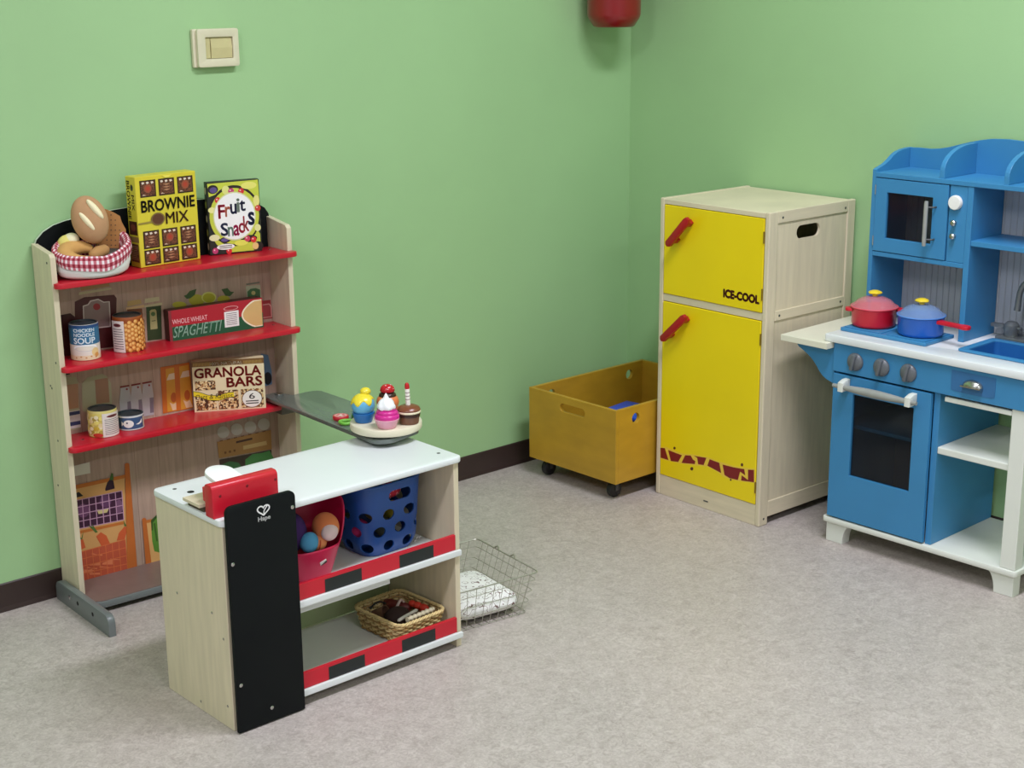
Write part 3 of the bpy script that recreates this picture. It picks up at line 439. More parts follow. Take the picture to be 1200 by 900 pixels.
for z, x1 in ((S1, W + 0.005), (S2, W + 0.005)):
    # the board sits between the panels and its nose runs across their front edges
    b = MB(); nose = rrect(-0.001, -0.028, W + 0.004, 0.0, 0.018, corners=(1, 1, 0, 0))
    b.prism([(0.0142, 0.0925), (0.0142, -0.0006), *[(x, y) for x, y in nose[:-2]], (W - 0.0, -0.0006), (W - 0.0142, -0.0006), (W - 0.0142, 0.0925)], 'z', z - 0.013, z, M_red, bev=0.002); b.smooth = True
    o = b.build('shelf_board', t)
    studs('screw_head', o, [(x, y, z) for x, y in ((0.05, 0.06), (0.33, 0.08), (0.61, 0.05))], M_steel)
b = MB(); nose = rrect(-0.001, -0.028, 0.585, 0.0, 0.018, corners=(1, 1, 0, 0))
b.prism([(0.0142, 0.0925), (0.0142, -0.0006), *nose[:-2], (0.585, 0.0925)], 'z', S3 - 0.013, S3, M_red, bev=0.002); b.smooth = True
o = b.build('shelf_board', t)
studs('screw_head', o, [(0.054, 0.03, S3), (0.335, 0.075, S3)], M_steel)
b = MB(); b.box(0.586, -0.012, S3 - 0.032, 0.633, 0.0925, S3 - 0.002, mat('grey_brown', (104, 98, 88), 0.5), 0.002); b.build('flap_bracket', t)
b = MB(); b.prism(rrect(0.0, -0.07, W, 0.092, 0.035, corners=(1, 1, 0, 0)), 'z', 0.014, 0.03, M_grey, bev=0.002)
b.bm.verts.ensure_lookup_table(); b.smooth = True
o = b.build('bottom_shelf', t); o['label'] = 'grey bottom shelf board'
b = MB(); b.prism(rrect(0.006, -0.064, W - 0.006, 0.09, 0.032, corners=(1, 1, 0, 0)), 'z', 0.0302, 0.0312, mat('brown_grey_top', (122, 102, 94), 0.4)); b.build('board_top', o)
for x0 in (-0.022, W + 0.004):
    b = MB(); b.prism(rrect(-0.208, 0.0, 0.096, 0.052, 0.022, corners=(0, 0, 1, 1)), 'x', x0, x0 + 0.018, M_grey, bev=0.0015); b.smooth = True
    f = b.build('foot', t)
    if x0 < 0:
        studs('bolt_hole', f, [(x0 - 0.0001, -0.035, 0.03), (x0 - 0.0001, -0.12, 0.03)], M_dark, 0.0055, 0.0006, '-x')
        studs('bolt', f, [(x0 - 0.0001, 0.012, 0.03)], M_steel, 0.0055, 0.0008, '-x')

# grey flap bridging from the third shelf across to the counter (built in the shelf's axes)
def flap_z(y): return 0.4300 + (-0.1 - y) * 0.078
def w2s(x, y):
    dx, dy = x - SH.x, y - SH.y; c, n = math.cos(SH.rz), math.sin(SH.rz)
    return dx * c + dy * n, -dx * n + dy * c
out = [(-1.468, -0.075), (-1.419, -0.077), (-1.4165, -0.146), (-1.375, -0.1445), (-1.356, -0.149), (-1.345, -0.158), (-1.341, -0.172), (-1.366, -0.32)]
F1 = Vector((-1.455, -0.742)); N1 = Vector((-1.598, -0.778)); near0 = Vector((-1.468, -0.075)); far0 = Vector((-1.366, -0.32))
def fillet(P0, Pc, P1, r, n=8):
    a = (P0 - Pc).normalized(); c = (P1 - Pc).normalized()
    ang = math.acos(a.dot(c)); d = r / math.tan(ang / 2); A = Pc + a * d; B = Pc + c * d
    O = Pc + (a + c).normalized() * (r / math.sin(ang / 2))
    a0 = math.atan2((A - O).y, (A - O).x); a1 = math.atan2((B - O).y, (B - O).x)
    da = (a1 - a0 + PI) % (2 * PI) - PI
    return [(O.x + r * math.cos(a0 + da * i / n), O.y + r * math.sin(a0 + da * i / n)) for i in range(n + 1)]
out += fillet(far0, F1, N1, 0.035) + fillet(F1, N1, near0, 0.035)
b = MB(); loc = [w2s(x, y) for x, y in out]
b.prism(loc, 'z', -0.010, 0.0, mat('grey_flap_paint', (104, 112, 108), 0.22, var=0.05, scale=9), bev=0.0015); b.smooth = True
c_, n_ = math.cos(SH.rz), math.sin(SH.rz)
for v in b.bm.verts:
    wy = SH.y + v.co.x * n_ + v.co.y * c_
    v.co.z += flap_z(wy)
flap = b.build('counter_flap', shelf); flap['label'] = 'grey flap bridging across to the counter'
sx, sy = w2s(-1.432, -0.105)
b = MB(); b.lathe([(0.012, 0), (0.012, 0.002), (0.008, 0.003), (0, 0.003)], M_steel, c=(sx, sy, flap_z(-0.105)), n=20); b.build('screw_cap', flap)

# ------------------------------------------------------------------ boxes on the shelf
def carton(name, label, u, v, z, yaw, w, d, h, body, group='grocery boxes on the shelf'):
    """Box whose front bottom left corner stands at shelf point u, v; returns its root and print surfaces."""
    t = thing(name, label, 'toy food box', SH.at(u, v, z), SH.rz + yaw, group)
    b = MB(); b.box(0, 0, 0.0004, w, d, h, body, 0.0012, 1); b.build('box', t)
    front = Print(lambda a, c, e: Vector((a * w, -0.0001 - e, c * h)))
    side = Print(lambda a, c, e: Vector((-0.0001 - e, d * (1 - a), c * h)))
    return t, front, side
K_ = (34, 24, 22); Y_ = (214, 198, 54)
t, f, s = carton('brownie_mix_box', 'yellow brownie mix box with nine brownies, standing tall on the top red shelf', 0.239, 0.030, S1, 0.095, 0.171, 0.044, 0.2215, ink(Y_))
br = speckle_mat('brownie_photo', [(84, 44, 28), (104, 58, 36), (70, 34, 22), (120, 70, 46)], 420)
cols = (0.07, 0.375, 0.685); rows = ((0.77, 0.955), (0.205, 0.40), (0.025, 0.19))
k = 0
for r0, r1 in rows:
    for c0 in cols:
        f.rect(c0, r0, c0 + 0.26, r1, (44, 22, 14)); f.rect(c0 + 0.018, r0 + 0.014, c0 + 0.242, r1 - 0.014, br)
        cx, cy = c0 + 0.13, (r0 + r1) / 2
        if k % 2 == 0:
            f.disc(cx, cy, 0.062, 0.048, (150, 74, 50), 14); f.disc(cx, cy, 0.034, 0.026, (170, 60, 40), 12)
        else:
            for q in (-0.03, 0.0, 0.03): f.poly([(cx - 0.06, cy + q), (cx, cy + q - 0.012), (cx + 0.06, cy + q), (cx, cy + q + 0.006)], (176, 126, 92))
        for q in range(3):
            x = c0 + 0.03 + q * 0.075; f.poly([(x, r1 - 0.02), (x + 0.035, r1 - 0.016), (x + 0.05, r1 - 0.034), (x + 0.012, r1 - 0.044)], (222, 206, 186))
        f.poly([(c0 + 0.03, r0 + 0.02), (c0 + 0.10, r0 + 0.018), (c0 + 0.05, r0 + 0.034)], (200, 176, 150))
        k += 1
f.poly([(0.43, 0.99), (0.60, 0.99), (0.545, 0.962), (0.49, 0.962)], (236, 222, 90))
f.text('BROWNIE', 0.07, 0.610, 0.95, 0.735, K_, 0.035)
f.poly([(0.0, 0.497), (0.2, 0.505), (0.26, 0.53), (0.26, 0.49), (0.2, 0.485), (0.0, 0.480)], (150, 132, 60))
f.disc(0.325, 0.520, 0.115, 0.070, (120, 96, 50)); f.disc(0.325, 0.520, 0.092, 0.056, (92, 52, 34))
f.text('MIX', 0.455, 0.455, 0.83, 0.575, (96, 60, 40), 0.02)
f.build('printed_front', t)
s.text('BROWNIE', 0.10, 0.53, 0.40, 0.95, K_, 0.03, rot=-1); s.text('MIX', 0.52, 0.63, 0.80, 0.80, (70, 44, 30), 0.02, rot=-1); s.disc(0.62, 0.88, 0.14, 0.035, K_)
s.rect(0.1, 0.36, 0.9, 0.51, (74, 40, 28)); s.disc(0.5, 0.44, 0.25, 0.04, (120, 62, 44)); s.rect(0.0, 0.28, 1, 0.34, (150, 120, 70)); s.rect(0.1, 0.06, 0.9, 0.26, (110, 70, 50)); s.lines(0.15, 0.08, 0.85, 0.24, 8, (190, 160, 120))
s.build('printed_side', t)

LG = (196, 204, 66)
t, f, s = carton('fruit_snacks_box', 'smaller black and lime fruit snacks box at the right end of the top shelf', 0.449, 0.070, S1, -0.19, 0.139, 0.020, 0.186, ink((30, 34, 26)))
f.poly([(0.02, 0.98), (0.98, 0.99), (0.99, 0.70), (0.9, 0.62), (0.86, 0.40), (0.97, 0.24), (0.97, 0.12), (0.84, 0.02), (0.40, 0.02), (0.14, 0.14), (0.06, 0.24), (0.2, 0.3), (0.06, 0.42), (0.10, 0.60), (0.05, 0.68), (0.3, 0.86), (0.04, 0.80)], LG)
f.disc(0.5, 0.52, 0.50, 0.42, K_, 36); f.disc(0.5, 0.515, 0.47, 0.385, LG, 36)
for x, y, rx, ry, c in ((0.12, 0.9, .10, .06, K_), (0.13, 0.89, .07, .04, (90, 74, 130)), (0.80, 0.92, .15, .05, (226, 222, 110)), (0.36, 0.88, .07, .06, (220, 220, 130)), (0.93, 0.70, .06, .08, (228, 220, 130)), (0.08, 0.62, .07, .04, (232, 226, 150)), (0.10, 0.24, .10, .045, (226, 220, 170)), (0.93, 0.33, .06, .05, (224, 222, 150)), (0.30, 0.20, .10, .04, K_), (0.29, 0.20, .07, .025, (100, 80, 140)), (0.75, 0.19, .16, .05, K_), (0.92, 0.07, .10, .07, K_), (0.60, 0.14, .13, .04, (226, 224, 90)), (0.87, 0.08, .06, .05, (226, 190, 120))):
    f.disc(x, y, rx, ry, c)
for x, y, c in ((0.46, 0.86, (190, 60, 110)), (0.65, 0.85, (206, 40, 44)), (0.20, 0.75, (206, 40, 40)), (0.95, 0.60, (200, 60, 50)), (0.72, 0.19, (196, 60, 90)), (0.84, 0.17, (206, 40, 40)), (0.10, 0.06, (190, 60, 110)), (0.36, 0.04, (206, 40, 40))):
    f.disc(x, y, 0.055, 0.042, c); f.disc(x - 0.015, y + 0.012, 0.015, 0.011, (236, 190, 190), 10)
f.disc(0.5, 0.515, 0.405, 0.335, (214, 216, 160), 36); f.disc(0.5, 0.515, 0.385, 0.318, (240, 240, 236), 36)
for txt, x0, y0, x1, y1, c in (('F', .20, .50, .32, .68, (200, 44, 70)), ('r', .33, .52, .42, .65, (224, 130, 100)), ('u', .43, .55, .54, .68, (36, 40, 80)), ('i', .555, .57, .60, .75, (160, 176, 160)), ('t', .61, .58, .71, .72, (50, 54, 84)),
                               ('S', .23, .26, .36, .43, (60, 66, 104)), ('n', .36, .25, .46, .37, (150, 180, 160)), ('a', .47, .25, .57, .39, (206, 40, 100)), ('c', .57, .28, .66, .41, (206, 50, 80)), ('k', .66, .30, .76, .50, (214, 90, 90)), ('s', .76, .38, .87, .55, (40, 44, 84))):
    f.text(txt, x0, y0, x1, y1, c, 0.04)
f.disc(0.30, 0.105, 0.17, 0.04, (240, 240, 232)); f.lines(0.18, 0.08, 0.42, 0.13, 2, K_, 0.4)
f.build('printed_front', t)
for k in range(5): s.disc(0.5, 0.12 + 0.19 * k, 0.3, 0.05, (150, 160, 80) if k % 2 else (196, 190, 160))
s.build('printed_side', t)

# spaghetti: red over green with a tan half moon
t, f, s = carton('spaghetti_box', 'long red and green whole wheat spaghetti box lying on the middle red shelf', 0.316, 0.058, S2, -0.05, 0.262, 0.030, 0.0785, ink((70, 30, 26)))
f.rect(0.0, 0.0, 1, 1, (170, 26, 42)); f.poly([(0, 0), (1, 0), (1, 0.5), (0.72, 0.46), (0, 0.46)], (24, 84, 54)); f.rect(0, 0, 0.03, 1, (130, 44, 50))
f.text('WHOLE WHEAT', 0.035, 0.54, 0.40, 0.70, (236, 190, 190), 0.0)
f.text('SPAGHETTI', 0.035, 0.10, 0.55, 0.46, (200, 236, 214), 0.01, shear=0.35)
f.rect(0.58, 0.18, 0.735, 0.70, (232, 230, 226)); f.lines(0.60, 0.23, 0.715, 0.66, 7, (120, 110, 110)); f.disc(0.655, 0.80, 0.08, 0.075, (214, 150, 150)); f.disc(0.655, 0.80, 0.07, 0.055, (160, 30, 44))
hm = [(0.99, 0.05)] + [(0.90 - 0.135 * math.sin(PI * i / 20) ** 0.8 if 0 < i < 20 else 0.90, 0.05 + 0.90 * (i / 20)) for i in range(21)] + [(0.99, 0.95)]
f.poly(hm[::-1], (238, 226, 196)); f.poly([(min(x + 0.016, 0.99) if x < 0.98 else x, 0.5 + (z - 0.5) * 0.93) for x, z in hm[::-1]], (208, 172, 110))
f.build('printed_front', t)

# granola bars
t, f, s = carton('granola_bars_box', 'cream granola bars box standing on the lowest red shelf', 0.374, 0.064, S3, -0.47, 0.182, 0.026, 0.1345, ink((226, 208, 166)))
nut = speckle_mat('granola_photo', [(96, 56, 30), (214, 178, 120), (150, 96, 52), (238, 214, 164), (70, 40, 24)], 230)
f.rect(0, 0, 1, 1, (232, 214, 172)); f.rect(0.0, 0.89, 1, 1.0, (120, 84, 44))
for k in range(16):
    for x0 in (0.02, 0.72): f.rect(x0 + k * 0.016, 0.90, x0 + k * 0.016 + 0.008, 0.965, (176, 140, 70))
f.text('100% NATURAL', 0.25, 0.905, 0.70, 0.965, (238, 226, 196), 0.01)
f.text('GRANOLA', 0.03, 0.67, 0.95, 0.855, (158, 40, 34), 0.045)
f.text('BARS', 0.47, 0.46, 0.96, 0.645, (158, 40, 34), 0.045)
for x0, y0, x1, y1 in ((0.03, 0.43, 0.31, 0.61), (0.03, 0.03, 0.31, 0.30), (0.34, 0.03, 0.62, 0.40), (0.66, 0.03, 0.97, 0.40)): f.rect(x0, y0, x1, y1, nut)
rb = [(0.0, 0.42), (0.08, 0.40), (0.2, 0.33), (0.34, 0.31), (0.48, 0.36), (0.56, 0.36)]
f.poly([(x, z - 0.11) for x, z in rb] + rb[::-1], (40, 30, 18)); f.poly([(x, z - 0.10) for x, z in rb] + [(x, z - 0.01) for x, z in rb[::-1]], (228, 204, 40))
f.text('Oats & Raisins', 0.02, 0.245, 0.54, 0.345, (60, 44, 20), 0.0, shear=0.2)
f.disc(0.81, 0.20, 0.145, 0.175, (110, 80, 50), 28); f.disc(0.81, 0.20, 0.135, 0.163, (240, 236, 224), 28); f.text('6', 0.77, 0.20, 0.85, 0.31, K_, 0.01); f.lines(0.72, 0.09, 0.90, 0.18, 2, K_, 0.45)
f.build('printed_front', t)

# ------------------------------------------------------------------ tins
def tin(name, label, u, v, z, r, h, yaw, wrap, lid=(46, 48, 46), printer=None):
    t = thing(name, label, 'toy tin', SH.at(u, v, z), SH.rz + yaw, 'food tins on the shelf')
    b = MB(); b.lathe([(0, 0.0003), (r - 0.001, 0.0003), (r, 0.001), (r, h - 0.002), (r - 0.0005, h - 0.0005)], ink(wrap), n=48); b.build('tin_body', t)
    b = MB(); b.lathe([(r - 0.0004, h - 0.0006), (r - 0.001, h), (r - 0.004, h), (r - 0.0045, h - 0.003), (0, h - 0.003)], mat('tin_lid_%s' % name, lid, 0.35), n=48); b.build('lid', t)
    # a: metres around, 0 = facing the front, + to the right
    P = Print(lambda a, c, e: Vector(((r + 0.00015 + e) * math.sin(a / r), -(r + 0.00015 + e) * math.cos(a / r), c)), cut=0.0015, step=0.00003)
    printer(P, r, h); P.build('printed_label', t)
def p_soup(P, r, h):
    P.rect(-PI * r, h * 0.44, PI * r, h * 0.93, (44, 108, 146)); P.rect(-PI * r, h * 0.90, PI * r, h * 0.985, (30, 70, 120))
    P.rect(-PI * r, 0.001, PI * r, h * 0.44, (224, 218, 206)); P.rect(-PI * r, 0.001, PI * r, h * 0.14, (226, 206, 168))
    P.disc(0, h * 0.36, r * 0.85, h * 0.085, (240, 240, 240)); P.disc(0, h * 0.33, r * 0.75, h * 0.075, (200, 198, 200)); P.disc(0.0, h * 0.335, r * 0.7, h * 0.065, (226, 220, 204))
    P.disc(r * 0.7, h * 0.22, r * 0.3, h * 0.12, (226, 200, 140)); P.disc(r * 0.8, h * 0.14, r * 0.18, h * 0.06, (206, 150, 80))
    for k in range(5): P.disc(-r * 0.7 + k * r * 0.35, h * (0.08 + 0.03 * (k % 2)), r * 0.07, h * 0.02, (190, 140, 80), 8)
    c = (232, 240, 246)
    P.text('CHICKEN', -r * 0.78, h * 0.795, r * 0.70, h * 0.885, c, 0.05); P.text('NOODLE', -r * 0.78, h * 0.67, r * 0.70, h * 0.76, c, 0.05); P.text('SOUP', -r * 0.80, h * 0.475, r * 0.72, h * 0.635, c, 0.04)
tin('soup_tin', 'blue and white chicken noodle soup tin at the left of the middle shelf', 0.086, 0.044, S2, 0.0345, 0.088, -0.38, (220, 214, 200), lid=(44, 54, 60), printer=p_soup)
def p_panel(P, r, h, a0, a1):
    P.rect(a0, 0.001, a1, h * 0.9, (226, 216, 208)); m = (a0 + a1) / 2; w = (a1 - a0) / 2
    P.disc(m, h * 0.78, w * 0.6, h * 0.05, (120, 50, 50)); P.disc(m, h * 0.78, w * 0.4, h * 0.025, (80, 40, 44)); P.lines(a0 + w * 0.2, h * 0.08, a1 - w * 0.2, h * 0.70, 9, (90, 84, 90), 0.3)
def p_chick(P, r, h):
    P.rect(-PI * r, 0.001, PI * r, h * 0.93, (150, 72, 24))
    rr = random.Random(5)
    for i in range(10):
        for j in range(7):
            a = -r * 0.55 + i * r * 0.23 + rr.uniform(-.0015, .0015); z = h * (0.08 + 0.128 * j) + rr.uniform(-.0015, .0015) + (i % 2) * 0.005
            if z > h * 0.88: continue
            P.disc(a, z, 0.0056, 0.0058, (206, 130, 56), 10); P.disc(a - 0.0012, z + 0.0012, 0.0035, 0.0034, (234, 182, 106), 8)
    p_panel(P, r, h, -r * 1.35, -r * 0.42)
tin('chickpea_tin', 'orange chickpea tin with a white side label, right of the soup tin', 0.203, 0.052, S2, 0.0360, 0.088, -0.25, (150, 76, 30), printer=p_chick)
def p_corn(P, r, h):
    P.rect(-PI * r, 0.001, PI * r, h * 0.9, (222, 206, 110)); rr = random.Random(8)
    for k in range(60):
        P.disc(rr.uniform(-r * 1.8, -r * 0.1), rr.uniform(0.1, 0.82) * h, 0.006, 0.005, rr.choice(((236, 222, 120), (236, 216, 160), (206, 180, 60), (240, 232, 190), (180, 160, 70))), 9)
    P.disc(-r * 0.5, h * 0.10, r * 0.35, h * 0.08, (196, 50, 40)); p_panel(P, r, h, -r * 0.15, r * 1.35)
tin('corn_tin', 'yellow corn tin with a white side label at the left of the lowest red shelf', 0.114, 0.042, S3, 0.0350, 0.067, -0.30, (214, 200, 120), printer=p_corn)
def p_tuna(P, r, h):
    P.rect(-PI * r, 0.001, PI * r, h * 0.9, (54, 84, 124)); P.rect(-PI * r, 0.001, PI * r, h * 0.1, (206, 210, 206)); P.rect(-PI * r, h * 0.86, PI * r, h * 0.98, (206, 212, 210))
    c = (232, 232, 226); P.disc(-r * 0.25, h * 0.46, r * 0.40, h * 0.26, c); P.poly([(-r * 0.60, h * .46), (-r * 0.8, h * .62), (-r * .8, h * .3)], c); P.disc(-r * 0.35, h * 0.52, r * 0.07, h * 0.06, (40, 60, 90), 12)
    P.poly([(r * 0.30, h * .40), (r * 0.62, h * .50), (r * 0.9, h * .72), (r * 0.85, h * .45), (r * 0.55, h * 0.36)], c)
    P.rect(r * 1.02, h * 0.12, r * 1.3, h * 0.8, (206, 190, 160))
tin('tuna_tin', 'low blue tuna tin with a white fish, right of the corn tin', 0.190, 0.050, S3, 0.0325, 0.038, -0.35, (54, 84, 124), lid=(34, 44, 48), printer=p_tuna)

# ------------------------------------------------------------------ cloth bread basket and the play breads
gx = uv_stripes('red_gingham', (236, 222, 224), (142, 30, 50), (196, 110, 122), 46, 5)
t = thing('bread_basket', 'white cloth bread bag with red gingham cuff on the left of the top shelf', 'basket', SH.at(0.115, 0.024, S1), SH.rz)
RX_, RY_ = 0.083, 0.056
def rim(a):
    x = math.cos(a); y = math.sin(a)
    z = 0.040 + 0.040 * max(0, x) ** 1.5 + 0.018 * max(0, -x) ** 1.2 + 0.030 * max(0, y) + 0.004 * math.sin(3 * a)
    return Vector((RX_ * x, RY_ * y, z))
def bag_out(u, w):
    a = 2 * PI * u; R = rim(a)
    k = [(0.0, 0.0), (0.55, 0.0), (0.85, 0.02), (1.02, 0.14), (1.09, 0.40), (1.06, 0.70), (1.0, 0.95)]
    x = w * (len(k) - 1); i = min(int(x), len(k) - 2); f_ = x - i
    r = k[i][0] * (1 - f_) + k[i + 1][0] * f_; zz = k[i][1] * (1 - f_) + k[i + 1][1] * f_
    wr = 1 + 0.02 * math.sin(7 * a + 4 * w) * w
    return Vector((R.x * r * wr, R.y * r * wr, 0.0006 + R.z * zz))
cloth = mat('white_cotton', (228, 230, 224), 0.9, var=0.03, scale=40)
b = MB(); b.grid(bag_out, 56, 18, cloth, cu=True); b.build('cloth_bag', t, ang=80)
def cuff(u, w):
    a = 2 * PI * u; R = rim(a); fold = 1 + 0.012 * math.sin(9 * a)
    drop = 0.016 + 0.010 * max(0, -math.sin(a))
    prof = [(1.14, -drop), (1.17, -drop * 0.45), (1.15, 0.004), (1.05, 0.010), (0.95, 0.004), (0.90, -0.012), (0.86, -0.026)]
    x = w * (len(prof) - 1); i = min(int(x), len(prof) - 2); f_ = x - i
    r = prof[i][0] * (1 - f_) + prof[i + 1][0] * f_; dz = prof[i][1] * (1 - f_) + prof[i + 1][1] * f_
    return Vector((R.x * r * fold, R.y * r * fold, max(0.002, R.z + dz)))
b = MB(); b.grid(cuff, 90, 18, gx, cu=True, uvk=True); b.build('gingham_cuff', t, ang=80)

bread_c = mat('brown_plush', (184, 142, 102), 0.9, var=0.06, scale=30); slash = mat('cream_plush', (242, 230, 190), 0.9, var=0.02)
GB = 'play breads in the gingham bag'
face = Matrix.Rotation(-0.30, 4, 'Z') @ Matrix.Rotation(-0.12, 4, 'X')
t = thing('bread_roll', 'oval brown plush bread roll with two cream slashes, on top of the gingham bag', 'toy bread', SH.at(0.118, 0.030, 0.948), SH.rz, GB)
b = MB(); b.ell((0, 0, 0), (0.042, 0.026, 0.058), bread_c, M=face @ Matrix.Rotation(-0.25, 4, 'Y'), nu=32, nv=20); b.build('crust', t)
for dx, dz, L_ in ((0.012, 0.024, 0.029), (-0.008, -0.004, 0.029)):
    b = MB(); M = face @ Matrix.Translation((dx, -0.0175, dz)) @ Matrix.Rotation(-0.62, 4, 'Y') @ Matrix.Diagonal((1, 1, 1, 1))
    b.ell((0, 0, 0), (0.0085, 0.0110, L_), slash, M=M); o = b.build('slash', t); o['label'] = 'cream slash'
t = thing('cracker', 'brown dotted square cracker leaning behind the oval bread roll', 'toy cracker', SH.at(0.174, 0.045, 0.905), SH.rz, GB)
Mx = Matrix.Rotation(-0.25, 4, 'Z') @ Matrix.Rotation(0.10, 4, 'Y') @ Matrix.Rotation(-0.16, 4, 'X')
b = MB(); b.prism([(-0.034, -0.034), (0.036, -0.034), (0.036, 0.012), (0.026, 0.030), (0.022, 0.044), (0.006, 0.053), (-0.012, 0.060), (-0.034, 0.060)], 'y', -0.006, 0.006, mat('cracker_plush', (158, 108, 58), 0.9, var=0.06), M=Mx, bev=0.003); b.smooth = True; b.build('cracker_body', t)
P = Print(lambda a, z, e: Mx @ Vector((a, -0.0064 - e, z)))
for i in range(7):
    for j in range(7):
        x, z = -0.030 + i * 0.010, -0.026 + j * 0.012
        if x < 0.030 - max(0, z - 0.005) * 0.6: P.disc(x, z, 0.0016, 0.0014, (60, 34, 18), 8)
P.build('docking_holes', t)
t = thing('croissant', 'tan plush croissant curled in the left of the gingham bag', 'toy bread', SH.at(0.084, 0.020, 0.866), SH.rz, GB)
cr = mat('tan_plush', (206, 158, 92), 0.9, var=0.07, scale=26)
pts = []; rad = []
for i in range(17):
    a = 0.15 * PI + 1.55 * PI * i / 16; pts.append((0.034 * math.cos(a) * 1.1, 0.022 * math.sin(a), 0.004 + 0.014 * math.sin(a))); rad.append(0.008 + 0.013 * math.sin(PI * i / 16) ** 0.8 + 0.0012 * math.sin(i * PI))
b = MB(); b.tube(pts, rad, cr, n=18); b.build('crust', t, ang=80)
t = thing('bread_stick', 'short tan plush bread piece lying in the middle of the gingham bag', 'toy bread', SH.at(0.128, 0.012, 0.868), SH.rz + 0.5, GB)
b = MB(); b.tube([(-0.032, 0, 0), (-0.025, 0, 0.001), (0, 0.004, 0.003), (0.022, 0, 0.006), (0.03, 0, 0.007)], [0.006, 0.012, 0.015, 0.013, 0.007], mat('toast_plush', (186, 140, 86), 0.9), n=18); b.build('crust', t, ang=80)
t = thing('cheese_piece', 'pale yellow plush cheese piece peeking from the back left of the gingham bag', 'toy cheese', SH.at(0.070, 0.055, 0.893), SH.rz, GB)
b = MB(); b.ell((0, 0, 0), (0.026, 0.018, 0.022), mat('yellow_plush', (222, 208, 116), 0.9)); b.build('cheese_body', t)
b = MB(); b.ell((0.008, -0.002, 0.010), (0.019, 0.017, 0.015), mat('ivory_plush', (232, 226, 186), 0.9)); b.build('rind', t)
# ------------------------------------------------------------------ checkout counter
TW, TD, TH = 0.61, 0.2666, 0.4608
t = counter = thing('checkout_counter', 'white topped toy checkout counter with red lipped shelves and a black end board', 'counter', CO.loc(), CO.rz)
b = MB(); b.prism(rrect(-0.006, -0.008, TW + 0.008, TD + 0.004, 0.016), 'z', TH - 0.014, TH, M_white, bev=0.003); b.smooth = True
top = b.build('counter_top', t)
studs('screw_head', top, [(x, y, TH) for x, y in ((0.03, 0.235), (0.59, 0.045), (0.59, 0.24))], M_dgrey, 0.0045)
b = MB(); b.lathe([(0.0075, 0), (0.0075, 0.0006), (0, 0.0006)], M_dark, c=(0.045, 0.195, TH), n=18); b.build('peg_hole', top)
b = MB(); b.box(0.0, 0.0, 0.0, 0.014, TD, TH - 0.0145, M_birch, 0.0012, 1); lp = b.build('side_panel', t)
studs('screw_head', lp, [(-0.0002, y, z) for y, z in ((0.06, 0.245), (0.2, 0.245), (0.02, 0.20), (0.02, 0.05), (0.13, 0.02))], M_steel, 0.003, 0.0008, '-x')
b = MB(); b.box(TW - 0.014, 0.0, 0.0, TW, TD, TH - 0.0145, M_birch, 0.0012, 1); b.build('side_panel', t)
M_sage = mat('sage_back_board', (178, 196, 148), 0.35, var=0.05, scale=5)
b = MB(); b.box(0.0145, TD - 0.012, 0.04, TW - 0.0145, TD - 0.005, TH - 0.0145, M_sage); o = b.build('back_panel', t); o['label'] = 'sage green back board'
b = MB(); b.box(0.12, 0.030, 0.195, 0.432, 0.042, 0.2270, M_white, 0.001); b.build('shelf_support', t)
M_shelf = mat('grey_white_laminate', (232, 234, 226), 0.3, var=0.02, scale=6)
for z, nm in ((0.2405, 'upper'), (0.0385, 'lower')):
    b = MB(); b.box(0.0145, -0.004, z - 0.013, TW - 0.0145, TD - 0.0125, z, M_shelf, 0.002); o = b.build('shelf_board', t)
    b = MB(); b.prism(rrect(0.0147, z - 0.0145, TW - 0.002, z + 0.0005, 0.004), 'y', -0.010, -0.0042, M_white, bev=0.0015); b.smooth = True; b.build('white_edge_strip', o)
    b = MB(); b.box(0.0150, -0.0035, z + 0.0003, TW - 0.0150, 0.0050, z + 0.0365, M_red, 0.001); lip = b.build('shelf_lip', t); lip['label'] = 'red lip with black squares'
    for k in range(3):
        P = Print(lambda a, c, e: Vector((a, -0.0036 - e, c))); P.rect(0.0375 + 0.1985 * k, z + 0.0008, 0.1335 + 0.1985 * k, z + 0.030, (24, 30, 30))
        P.build('black_square', lip)
b = MB(); b.prism(rrect(0.0, 0.003, 0.162, 0.492, 0.014, corners=(0, 0, 1, 1)), 'y', -0.0200, -0.0105, M_black, bev=0.001); b.smooth = True; bd = b.build('chalkboard_panel', t)
studs('screw_head', bd, [(x, -0.02, z) for x, z in ((0.008, 0.372), (0.154, 0.457), (0.010, 0.108), (0.080, 0.034))], M_steel, 0.0042, 0.0014, 'y')
# the maker's mark: a heart drawn with one ribbon above its name
P = Print(lambda a, c, e: Vector((a, -0.0201 - e, c)))
def ribbon(P, pts, w, col):
    vs = []; fs = []
    for i, (x, y) in enumerate(pts):
        a = pts[max(i - 1, 0)]; c = pts[min(i + 1, len(pts) - 1)]
        dx, dy = c[0] - a[0], c[1] - a[1]; l = math.hypot(dx, dy) or 1
        vs += [(x - dy / l * w, y + dx / l * w), (x + dy / l * w, y - dx / l * w)]
        if i: k = 2 * i; fs.append((k - 2, k - 1, k + 1, k))
    P._add(vs, fs, col)
hx, hz = 0.0855, 0.468
heart = []
for i in range(41):
    a = -0.9 * PI + 1.8 * PI * i / 40
    x = 16 * math.sin(a) ** 3; y = 13 * math.cos(a) - 5 * math.cos(2 * a) - 2 * math.cos(3 * a) - math.cos(4 * a)
    heart.append((hx + x * 0.00088, hz + y * 0.00074))
ribbon(P, heart, 0.0015, (226, 226, 224))
ribbon(P, [(hx, hz - 0.012), (hx + 0.001, hz - 0.002), (hx + 0.006, hz + 0.004), (hx + 0.009, hz + 0.007)], 0.0012, (226, 226, 224))
